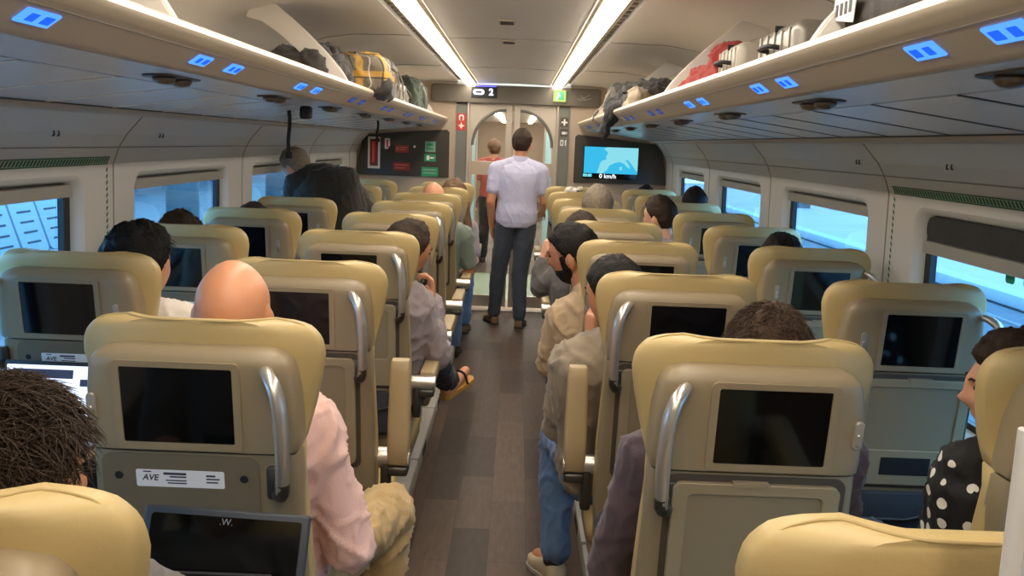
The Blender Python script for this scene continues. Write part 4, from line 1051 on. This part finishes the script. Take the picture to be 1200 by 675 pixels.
    if shoes:
        for s in 'LR':
            a, b = J['an'+s], J['to'+s]; d = b-a; d.z = 0; L = d.length+.09; d.normalize(); x = V((d.y,-d.x,0)); base = V((a.x,a.y,b.z-.043))-d*.05
            bm = bmesh.new()
            tilt = (a.z-.10)
            rings = []
            for u, w, h, z0 in ((0,.018,.03,.012),(.04,.034,.075,.0),(.22,.038,.10,.0),(.42,.038,.085,0),(.62,.046,.06,0),(.82,.046,.048,.002),(.95,.032,.038,.006),(1.0,.014,.024,.010)):
                c = base+d*L*u
                rings.append([c+x*p*w+V((0,0,z0+(q*.5+.5)*h)) for p, q in (sup(2*PI*k/18,.6) for k in range(18))])
            loft(bm, rings); sh = link('shoe', bm, shoes, t, 60)
            bm = bmesh.new(); capsule(bm, a-V((0,0,.025)), a.lerp(J['kn'+s],.22), .042, .045); link('sock', bm, black, t, 180)
            bm = bmesh.new()
            loft(bm, [[base+d*L*u+x*p*w+V((0,0,z)) for u,w,p in [(uu,ww,1) for uu,ww in ((0,.02),(.05,.038),(.4,.042),(.65,.050),(.85,.049),(.97,.03))]+[(uu,ww,-1) for uu,ww in ((.97,.03),(.85,.049),(.65,.050),(.4,.042),(.05,.038),(0,.02))]] for z in (0,.014)])
            link('shoe_sole', bm, plinth_m if shoes is shoe_wh else black, sh)
    return t

LAx, RAx, LWx, RWx = -XA, XA, -XWN, XWN
# 1 head before the nearest headrest on the notice side
y = yk(0); c = -.572
person('person with thick tousled brown hair, seen from behind over the nearest headrest', sit(c,y,head=(c,y+.245,1.185),neckb=(c,y+.21,1.05)), skin_t, yaw=-.6, pitch=.12, hair=hair_br, hair_t=.010, tufts=14000, tuft_len=.042, top=greyc, legs=navy, vox=.006)
# 2 bald man in pink
y = yk(1); c = -.546
J = sit(c,y,head=(c,y+.235,1.243),neckb=(c+.01,y+.22,1.09),shR=(-.385,y+.255,.985),shL=(-.735,y+.25,1.0),elR=(-.287,y+.275,.70),wrR=(-.42,y+.50,.655),hipR=(-.44,y+.36,.56),knR=(-.268,y+.77,.585),anR=(-.30,y+.70,.11),toR=(-.27,y+.88,.045),knL=(-.68,y+.77,.55))
person('bald person in a pale pink shirt and khaki trousers', J, skin_t, yaw=.1, top=pink, sleeve=1.35, legs=khaki, vox=.007, wide=1.08, collar=pink, wr=.011)
# 3.. heads on the notice side
y = yk(2)
person('person with loose black hair and white top at the window ahead of the laptop', sit(-1.12,y,head=(-1.12,y+.26,1.20)), skin_l, yaw=-.5, hair=hair_bl, hair_t=.022, tufts=1500, tuft_len=.03, top=whitec, legs=navy, vox=.010)
y = yk(3)
person('person with curly brown hair just showing over a window seat on the notice panel side', sit(-1.25,y,head=(-1.31,y+.25,1.168)), skin_l, hair=hair_br, hair_t=.020, tufts=900, tuft_len=.03, top=navy, legs=navy, vox=.012)
y = yk(4)
person('person whose dark hair barely shows over the fourth window seat', sit(-1.26,y,head=(-1.26,y+.24,1.155)), skin_l, hair=hair_br, hair_t=.014, top=greyc, legs=navy, vox=.012)
# 6 chin on hand
y = yk(3); c = -.50
J = sit(c,y,head=(-.382,y+.27,1.178),neckb=(-.44,y+.22,1.05),shR=(-.335,y+.27,.955),shL=(-.66,y+.19,.99),elR=(-.245,y+.34,.715),wrR=(-.285,y+.40,.955),
        knR=(-.33,y+.78,.62),anR=(-.245,y+.92,.44),toR=(-.165,y+1.05,.48),knL=(-.62,y+.77,.54),anL=(-.5,y+.70,.1),toL=(-.48,y+.88,.045))
person('person in a grey lavender shirt resting chin on hand, looking into the aisle', J, skin_t, yaw=-.85, pitch=.22, roll=.16, hair=hair_br, style='receding', hair_t=.012, top=lavgrey, sleeve=2, legs=blacktr, shoes=None, sandal=True, vox=.0055, hands=(None,((-.08,-.05,1),(-1,-.2,.1),1.25)), eyes=True, wr=.009)
# 7 stooping in black jacket
J = stand(-1.0,6.0, pelvis=(-.98,5.98,.92), neckb=(-1.20,5.86,1.42), head=(-1.35,5.90,1.435), shL=(-1.34,5.84,1.33), shR=(-1.03,5.90,1.355), elL=(-1.40,5.86,1.08), wrL=(-1.36,6.05,.92),
          elR=(-.855,5.94,1.12), wrR=(-.98,6.12,.98), bow=V((-.02,-.06,.05)), hipL=(-1.07,6.0,.90), hipR=(-.88,6.0,.90), knL=(-1.08,6.02,.50), knR=(-.88,6.02,.50), anL=(-1.08,6.0,.09), anR=(-.88,6.0,.09), toL=(-1.1,6.13,.045), toR=(-.88,6.13,.045))
person('person in a black jacket stooping over the window seats', J, skin_l, yaw=.9, pitch=.55, roll=-.2, hair=hair_gr, hair_t=.008, style='receding', top=blackj, sleeve=2, legs=blacktr, shoes=shoe_bk, vox=.009, wide=1.16, jacket_hem=True, wr=.006)
# 8, 9
y = yk(6)
J = sit(-.50,y,head=(-.515,y+.24,1.228),shR=(-.30,y+.27,.985),elR=(-.255,y+.34,.72),wrR=(-.33,y+.56,.67))
person('bald person in a teal t-shirt in the aisle seat before the long-haired woman', J, skin_t, top=teal, sleeve=.75, legs=jeans_b, vox=.010)
y = yk(7)
J = sit(-.47,y,head=(-.43,y+.20,1.20),neckb=(-.42,y+.2,1.05),shR=(-.30,y+.18,.965),shL=(-.62,y+.22,1.0),elR=(-.255,y+.16,.71),wrR=(-.33,y+.40,.66))
person('woman with long light brown hair leaning towards the aisle', J, skin_l, yaw=-.6, pitch=.2, hair=hair_lb, style='long', hair_t=.018, top=lavgrey, sleeve=.75, legs=jeans_b, shoes=shoe_br, vox=.009,
       long_hair=[([(-.43,y+.15,1.26),(-.40,y+.10,1.16),(-.355,y+.09,1.02),(-.30,y+.09,.90),(-.265,y+.10,.78)],.055,.022),([(-.40,y+.2,1.26),(-.345,y+.16,1.16),(-.31,y+.12,1.02),(-.27,y+.12,.86)],.045,.018)])
# 10 standing man
J = stand(.065,8.19,1.75, head=(.092,8.20,1.632), neckb=(.08,8.18,1.475), shL=(-.125,8.17,1.40), shR=(.265,8.18,1.395), elL=(-.165,8.13,1.12), wrL=(-.155,8.25,.90), elR=(.315,8.20,1.13), wrR=(.30,8.42,1.02),
          hipL=(-.025,8.19,.90), hipR=(.155,8.18,.90), knL=(-.075,8.22,.48), knR=(.115,8.15,.48), anL=(-.105,8.25,.09), anR=(.125,8.10,.09), toL=(-.165,8.40,.04), toR=(.15,8.26,.04), pelvis=(.065,8.19,.95))
person('person in a pale lavender polo shirt and dark jeans standing in the aisle', J, skin_t, yaw=-.2, pitch=.05, hair=hair_br, hair_t=.013, top=lav, sleeve=.62, legs=jeans_d, shoes=shoe_br, vox=.006, wide=1.04, collar=lav, jacket_hem=True, wr=.0045)
# 11 bearded man
y = yk(3); c = .44
J = sit(c,y,head=(.305,y+.30,1.185),neckb=(.385,y+.235,1.03),shL=(.275,y+.23,.93),shR=(.60,y+.22,.97),elL=(.225,y+.34,.70),wrL=(.33,y+.57,.665),bow=V((0,0,0)))
person('bearded black-haired person in a beige jacket, face turned across the aisle', J, skin_d, yaw=1.2, pitch=.25, roll=-.05, hair=hair_bl, hair_t=.014, beard=hair_bl, top=beige_j, sleeve=2, legs=blacktr, shoes=shoe_bk, vox=.0055, eyes=True, wr=.010, collar=beige_j)
# row ahead of him: arm raised to the head
y = yk(4); c = .45
J = sit(c,y,shL=(.30,y+.26,.97),elL=(.205,y+.34,.90),wrL=(.215,y+.36,1.05),head=(.40,y+.28,1.17),neckb=(.43,y+.22,1.04))
person('person in a dark grey top ahead of the bearded man, one hand raised', J, skin_l, yaw=.4, pitch=.2, hair=hair_br, top=greyc, sleeve=1.75, legs=jeans_d, shoes=shoe_br, vox=.007, hands=(((.15,.25,1),(1,.3,0),1.1),None), collar=None)
# 12 grey sweater
y = yk(2); c = .44
J = sit(c,y,head=(.392,y+.31,1.162),neckb=(.40,y+.26,1.025),shL=(.262,y+.285,.945),shR=(.58,y+.26,.97),elL=(.235,y+.40,.70),wrL=(.33,y+.40,.985),knL=(.262,y+.80,.535),anL=(.255,y+.66,.11),toL=(.20,y+.78,.045),hipL=(.35,y+.37,.55),bow=V((-.05,-.0,.02)))
person('person in a grey sweater and blue jeans, hand at the neck', J, skin_t, yaw=.75, pitch=.2, hair=hair_bl, hair_t=.010, top=greysw, sleeve=2, legs=jeans_b, shoes=shoe_wh, vox=.0055, hands=(((-.02,.05,1),(.9,.3,0),1.0),None), wide=1.08, wr=.010, eyes=True)
# 13 curly hair, plum shirt
y = yk(1); c = .61
J = sit(c,y,head=(.628,y+.245,1.172),neckb=(.62,y+.22,1.04),shL=(.39,y+.27,.945),shR=(.79,y+.24,.97),elL=(.312,y+.30,.67),wrL=(.42,y+.52,.64),knL=(.40,y+.77,.55))
person('person with curly dark hair and a plum shirt behind the grey sweater', J, skin_d, hair=hair_cu, hair_t=.013, tufts=9000, tuft_len=.03, top=purple, sleeve=2, legs=navy, vox=.008, wide=1.08, wr=.010)
# 14 woman in polka dots
y = yk(1); c = 1.235
J = sit(c,y,head=(1.198,y+.27,1.125),neckb=(1.23,y+.26,.985),shL=(1.125,y+.30,.93),shR=(1.40,y+.22,.94),elL=(1.115,y+.37,.70),wrL=(1.22,y+.56,.66))
person('woman in a black and white polka dot dress at the window', J, skin_l, yaw=1.25, pitch=.08, hair=hair_br, hair_t=.018, top=polkam, sleeve=.9, legs=blacktr, vox=.006, eyes=True, ears=False, style='long',
       long_hair=[([(1.26,y+.22,1.19),(1.31,y+.22,1.12),(1.33,y+.22,1.03),(1.33,y+.22,.94)],.06,.04)])
# heads on the screen side
y = yk(3)
person('person whose dark hair shows over the corner of the third window seat', sit(1.155,y,head=(1.155,y+.25,1.178)), skin_l, hair=hair_bl, hair_t=.014, top=greyc, legs=navy, vox=.012)
y = yk(5)
person('grey-haired person in an aisle seat on the map screen side', sit(.548,y,head=(.548,y+.24,1.265),neckb=(.548,y+.22,1.11)), skin_l, hair=hair_gr, hair_t=.018, tufts=700, tuft_len=.02, top=navy, legs=navy, vox=.012)
J = sit(1.02,y,head=(.945,y+.40,1.215),neckb=(.99,y+.36,1.08),shL=(.86,y+.36,.98),shR=(1.18,y+.36,1.0))
person('brown-haired person leaning out between two seats on the map screen side', J, skin_l, yaw=.9, pitch=.1, hair=hair_br, hair_t=.014, top=lavgrey, sleeve=2, legs=navy, vox=.009, eyes=True)
y = yk(6)
person('tall person with a dark round head above the sixth window seat', sit(1.25,y,head=(1.295,y+.24,1.255),neckb=(1.295,y+.22,1.11)), skin_d, hair=hair_bl, hair_t=.010, top=navy, legs=navy, vox=.012)
y = yk(8)
person('person with dark hair in the last window seat below the map screen', sit(1.20,y,head=(1.20,y+.24,1.172)), skin_l, hair=hair_bl, hair_t=.014, top=navy, legs=navy, vox=.012)
# beyond the glass door
person('person in a red top standing beyond the glass door', stand(-.27,12.6,1.66), skin_l, yaw=.4, hair=hair_lb, top=redc, sleeve=.6, legs=blacktr, vox=.012)
# ---------------------------------------------------------------- luggage on the racks
darkbag = cloth('charcoal_bag', (56,52,48)); greybag = cloth('grey_bag', (86,80,71)); palebag = cloth('pale_grey_bag', (122,114,101)); greenbag = cloth('green_bag', (62,72,58), .15); blackbag = cloth('black_bag', (26,24,22))
redj = cloth('red_jacket', (138,38,32)); creamb = cloth('cream_fabric', (160,145,123)); silv = mat('silver_suitcase', (130,125,116), .35, .3)
def pack(name, label, cat, loc, size, m, rz=0., rx=0., lumps=.012, e=.55, vox=.011):
    """soft bag: superelliptic body with sag and folds; +x is its front"""
    t = thing(name, label, cat, loc); t.rotation_euler = (rx,0,rz)
    sx, sy, sz = size; bm = bmesh.new()
    loft(bm, [[V((a*sx*k, b*sy*k, sz*h)) for a,b in (sup(2*PI*i/28,e) for i in range(28))] for h,k in ((0,.86),(.05,.97),(.4,1.0),(.75,.93),(.92,.78),(1.0,.5))])
    remesh('bag_body', bm, m, t, vox, 3, lumps, 9); return t
def strap(t, name, pts, m, w=.018, th=.003):
    P = bez(pts, 6); bm = bmesh.new(); rings = []
    for i, p in enumerate(P):
        d = (P[min(i+1,len(P)-1)]-P[max(i-1,0)]).normalized(); x = d.cross(V((1,0,0))); x = x.normalized() if x.length > .1 else V((0,0,1)); n = d.cross(x)
        rings.append([p+x*a*w+n*b*th for a,b in ((-1,-1),(1,-1),(1,1),(-1,1))])
    loft(bm, rings); return link(name, bm, m, t, 40)
# notice side
t = pack('holdall', 'charcoal holdall lying behind the rack bracket', 'bag', (-.88,4.15,1.80), (.17,.28,.20), darkbag, 0, 0, .018)
strap(t, 'bag_handle', [(.12,-.15,.15),(.15,-.08,.17),(.15,.05,.17),(.12,.12,.15)], blackbag)
t = thing('duffel_bag', 'yellow and grey plaid duffel bag overhanging the rack edge', 'bag', (-.72,4.62,1.815)); t.rotation_euler = (0,0,.12)
bm = bmesh.new(); loft(bm, [[V((a*.145*k, y, .11+b*.10*k+.0)) for a,b in (sup(2*PI*i/28,.7) for i in range(28))] for y,k in ((-.30,.55),(-.285,.85),(-.2,1),(0,1.03),(.2,1),(.285,.85),(.3,.55))]); bd = remesh('bag_body', bm, plaidm, t, .010, 3, .010, 10)
bm = bmesh.new(); loft(bm, [[V((.02+a*.13*k, y, .055+b*.05*k)) for a,b in (sup(2*PI*i/24,.5) for i in range(24))] for y,k in ((-.29,.8),(-.27,1.02),(.27,1.02),(.29,.8))]); remesh('bag_base', bm, darkbag, t, .010, 3, .006, 10)
strap(t, 'bag_handle', [(.10,-.13,.19),(.145,-.07,.17),(.145,.06,.17),(.10,.12,.19)], blackbag)
bm = bmesh.new(); tube(bm, [(-.02,-.27,.205),(0,0,.222),(-.02,.27,.205)], .004, 6); link('zip', bm, darkmet, bd, 60)
t = pack('duffel_bag', 'dark folded bag leaning behind the plaid duffel bag', 'bag', (-.93,4.75,1.80), (.10,.26,.27), darkbag, .1, 0, .02)
t = pack('backpack', 'grey backpack with hanging straps and silver buckles on the rack', 'backpack', (-.795,5.55,1.80), (.13,.20,.24), greybag, 0, .0, .012)
bm = bmesh.new(); loft(bm, [[V((.115+a*.03*k, b*.13*k, z)) for a,b in (sup(2*PI*i/24,.6) for i in range(24))] for z,k in ((.03,.8),(.05,1),(.13,1),(.15,.8))]); remesh('front_pocket', bm, palebag, t, .009, 3, .004, 12)
bm = bmesh.new(); loft(bm, [[V((.0+a*.125*k, b*.19*k, z)) for a,b in (sup(2*PI*i/24,.6) for i in range(24))] for z,k in ((.225,.98),(.25,.95),(.272,.7))]); remesh('top_flap', bm, palebag, t, .010, 3, .006, 12)
for yy in (-.08,.09):
    s_ = strap(t, 'strap', [(.10,yy,.25),(.135,yy,.20),(.155,yy,.12),(.15,yy+.01,.05)], palebag, .012)
    bm = bmesh.new(); box(bm, (.155,yy,.13), (.012,.034,.03), .004); link('buckle', bm, silver, s_, 40)
t = pack('shoulder_bag', 'pale grey soft bag with dark laces lying at the rack edge', 'bag', (-.785,5.12,1.80), (.105,.19,.11), palebag, 0, 0, .014)
for k in range(3):
    bm = bmesh.new(); tube(bm, bez([(.10,-.09+k*.07,.08),(.115,-.07+k*.07,.06),(.11,-.05+k*.07,.04)],4), .005, 6); link('lace', bm, blackbag, t, 60)
t = pack('backpack', 'pale backpack with loose black straps nearer the end wall', 'backpack', (-.79,6.15,1.80), (.115,.19,.18), palebag, .15, 0, .016)
strap(t, 'strap', [(.09,-.1,.16),(.13,-.06,.11),(.125,.0,.05),(.12,.05,.02)], blackbag, .012)
strap(t, 'strap', [(.09,.08,.15),(.13,.1,.09),(.12,.12,.03)], blackbag, .010)
t = pack('rucksack', 'dark green rucksack at the far end of the notice side rack', 'rucksack', (-.80,6.95,1.80), (.15,.30,.27), greenbag, 0, 0, .022)
strap(t, 'strap', [(.13,-.1,.24),(.165,-.04,.16),(.155,.02,.06)], palebag, .014)
strap(t, 'strap', [(.12,.12,.22),(.16,.14,.13),(.15,.16,.05)], blackbag, .014)
# clear rack end panel seen beside the bracket
# screen side
def jacket(name, label, loc, m, pts, rz=0., extra=None):
    t = thing(name, label, 'jacket', loc); t.rotation_euler = (0,0,rz); bm = bmesh.new()
    for c, r in pts: ellipsoid(bm, c, r)
    remesh('jacket_body', bm, m, t, .010, 4, .016, 10); return t
t = pack('holdall', 'dark grey holdall at the far bracket of the screen side rack', 'bag', (.80,5.35,1.80), (.14,.33,.20), darkbag, 0, 0, .02)
strap(t, 'bag_handle', [(-.12,-.12,.15),(-.15,-.05,.16),(-.15,.06,.16),(-.12,.12,.15)], blackbag)
t = jacket('jacket', 'cream and grey folded coat draped between the bags at the rack edge', (.72,5.10,1.80), creamb, [((0,0,.05),(.10,.17,.055)),((.02,.08,.12),(.09,.10,.06)),((-.03,-.10,.10),(.06,.09,.05))])
t = jacket('jacket', 'dark jacket with its sleeve hanging over the rack edge', (.70,5.72,1.80), blackbag, [((0,0,.07),(.12,.22,.07)),((-.085,-.05,.03),(.035,.12,.075)),((-.115,-.06,-.04),(.022,.08,.075)),((.05,.1,.14),(.10,.14,.07))])
t = pack('duffel_bag', 'grey upright bag in front of the end wall on the screen side rack', 'bag', (.77,6.35,1.80), (.12,.24,.25), greybag, 0, 0, .02)
strap(t, 'strap', [(-.10,-.1,.22),(-.14,-.04,.13),(-.125,0,.03)], palebag, .016)
t = pack('shoulder_bag', 'pale folded bag furthest along the screen side rack', 'bag', (.72,7.05,1.80), (.09,.26,.11), creamb, 0, 0, .018)
strap(t, 'strap', [(-.08,-.15,.09),(-.105,-.05,.05),(-.10,.05,.03),(-.09,.15,.06)], blackbag, .012)
t = pack('shoulder_bag', 'small brown bag beside the pale folded bag on the rack', 'bag', (.83,7.6,1.80), (.12,.2,.17), cloth('brown_bag', (128,98,62)), 0, 0, .018)
strap(t, 'strap', [(-.09,-.1,.13),(-.13,-.03,.08),(-.12,.04,.03)], blackbag, .01)
t = jacket('jacket', 'red jacket stuffed beside the silver suitcase on the rack', (.80,3.58,1.80), redj, [((0,0,.08),(.10,.20,.085)),((.03,-.08,.16),(.08,.10,.07)),((-.06,.08,.05),(.07,.12,.05))])
def suitcase(label, loc, size, m, ribs=True, tagm=None):
    t = thing('suitcase', label, 'suitcase', loc); sx, sy, sz = size
    bm = bmesh.new(); box(bm, (0,0,sz/2+.012), (sx,sy,sz), .03, seg=4); link('suitcase_shell', bm, m, t, 40)
    bm = bmesh.new(); box(bm, (0,0,sz/2+.012), (sx+.004,.006,sz+.004), .002); link('zip_band', bm, black, t)
    for k in range(5):
        bm = bmesh.new(); box(bm, (-sx/2-.001,-sy*.36+k*sy*.18,sz/2+.012), (.006,.012,sz*.8), .002); link('rib', bm, m, t)
    bm = bmesh.new(); tube(bm, bez([(-sx/2,-.06,sz*.7),(-sx/2-.03,-.045,sz*.72),(-sx/2-.03,.045,sz*.72),(-sx/2,.06,sz*.7)],5), .007, 8); link('suitcase_handle', bm, black, t, 60)
    for a in (-1,1):
        bm = bmesh.new(); tube(bm, [(a*(sx/2-.05)-.012,-sy/2-.008,.03),(a*(sx/2-.05)+.012,-sy/2-.008,.03)], .02, 12); link('wheel', bm, black, t, 50)
    return t
suitcase('pale silver suitcase lying next to the red jacket', (.92,3.16,1.80), (.34,.30,.17), mat('pale_suitcase', (164,156,142), .4))
suitcase('grey metal suitcase behind the nearer bracket of the screen side rack', (.95,2.66,1.80), (.36,.40,.17), silv)
t = pack('travel_bag', 'large dark travel bag with a white tag on the screen side rack', 'bag', (.93,1.75,1.80), (.21,.36,.27), mat('dark_brown_bag', (48,42,36), .7), 0, 0, .006, .4)
bm = bmesh.new(); box(bm, (-.222,.17,.125), (.003,.12,.05), .001, Matrix.Rotation(.15,3,'X')); tg = link('luggage_tag', bm, whitesign, t)
bm = bmesh.new()
for k in range(4): box(bm, (-.2245,.13+k*.026,.125), (.001,.014,.024))
link('tag_print', bm, ink, tg)
# ---------------------------------------------------------------- light, sky, camera
w = bpy.data.worlds.new('World'); bpy.context.scene.world = w; w.use_nodes = True
bg = w.node_tree.nodes['Background']; bg.inputs[0].default_value = (.60,.82,1.0,1); bg.inputs[1].default_value = 4.5
cam = bpy.data.cameras.new('camera'); co = bpy.data.objects.new('camera', cam); C.objects.link(co)
x0,z0,yaw,pitch,roll,fpx = .0629,1.633,-.0014,.1563,.0376,1076.84
cam.lens = 36*fpx/1200; cam.sensor_width = 36; cam.clip_start = .05
fw = V((math.sin(yaw)*math.cos(pitch), math.cos(yaw)*math.cos(pitch), -math.sin(pitch)))
rt = V((math.cos(yaw),-math.sin(yaw),0)); up = rt.cross(fw)
c, s = math.cos(roll), math.sin(roll)
rt, up = c*rt+s*up, -s*rt+c*up
co.matrix_world = Matrix(((rt.x,up.x,-fw.x,x0),(rt.y,up.y,-fw.y,0),(rt.z,up.z,-fw.z,z0),(0,0,0,1)))
sc_ = bpy.context.scene; sc_.camera = co
sc_.view_settings.view_transform = 'Standard'; sc_.view_settings.look = 'None'; sc_.view_settings.gamma = 1; sc_.view_settings.use_curve_mapping = False
sc_.view_settings.exposure = 0.7
sc_.cycles.max_bounces = 10; sc_.cycles.use_denoising = True

bpy.data.scenes.remove(WS)
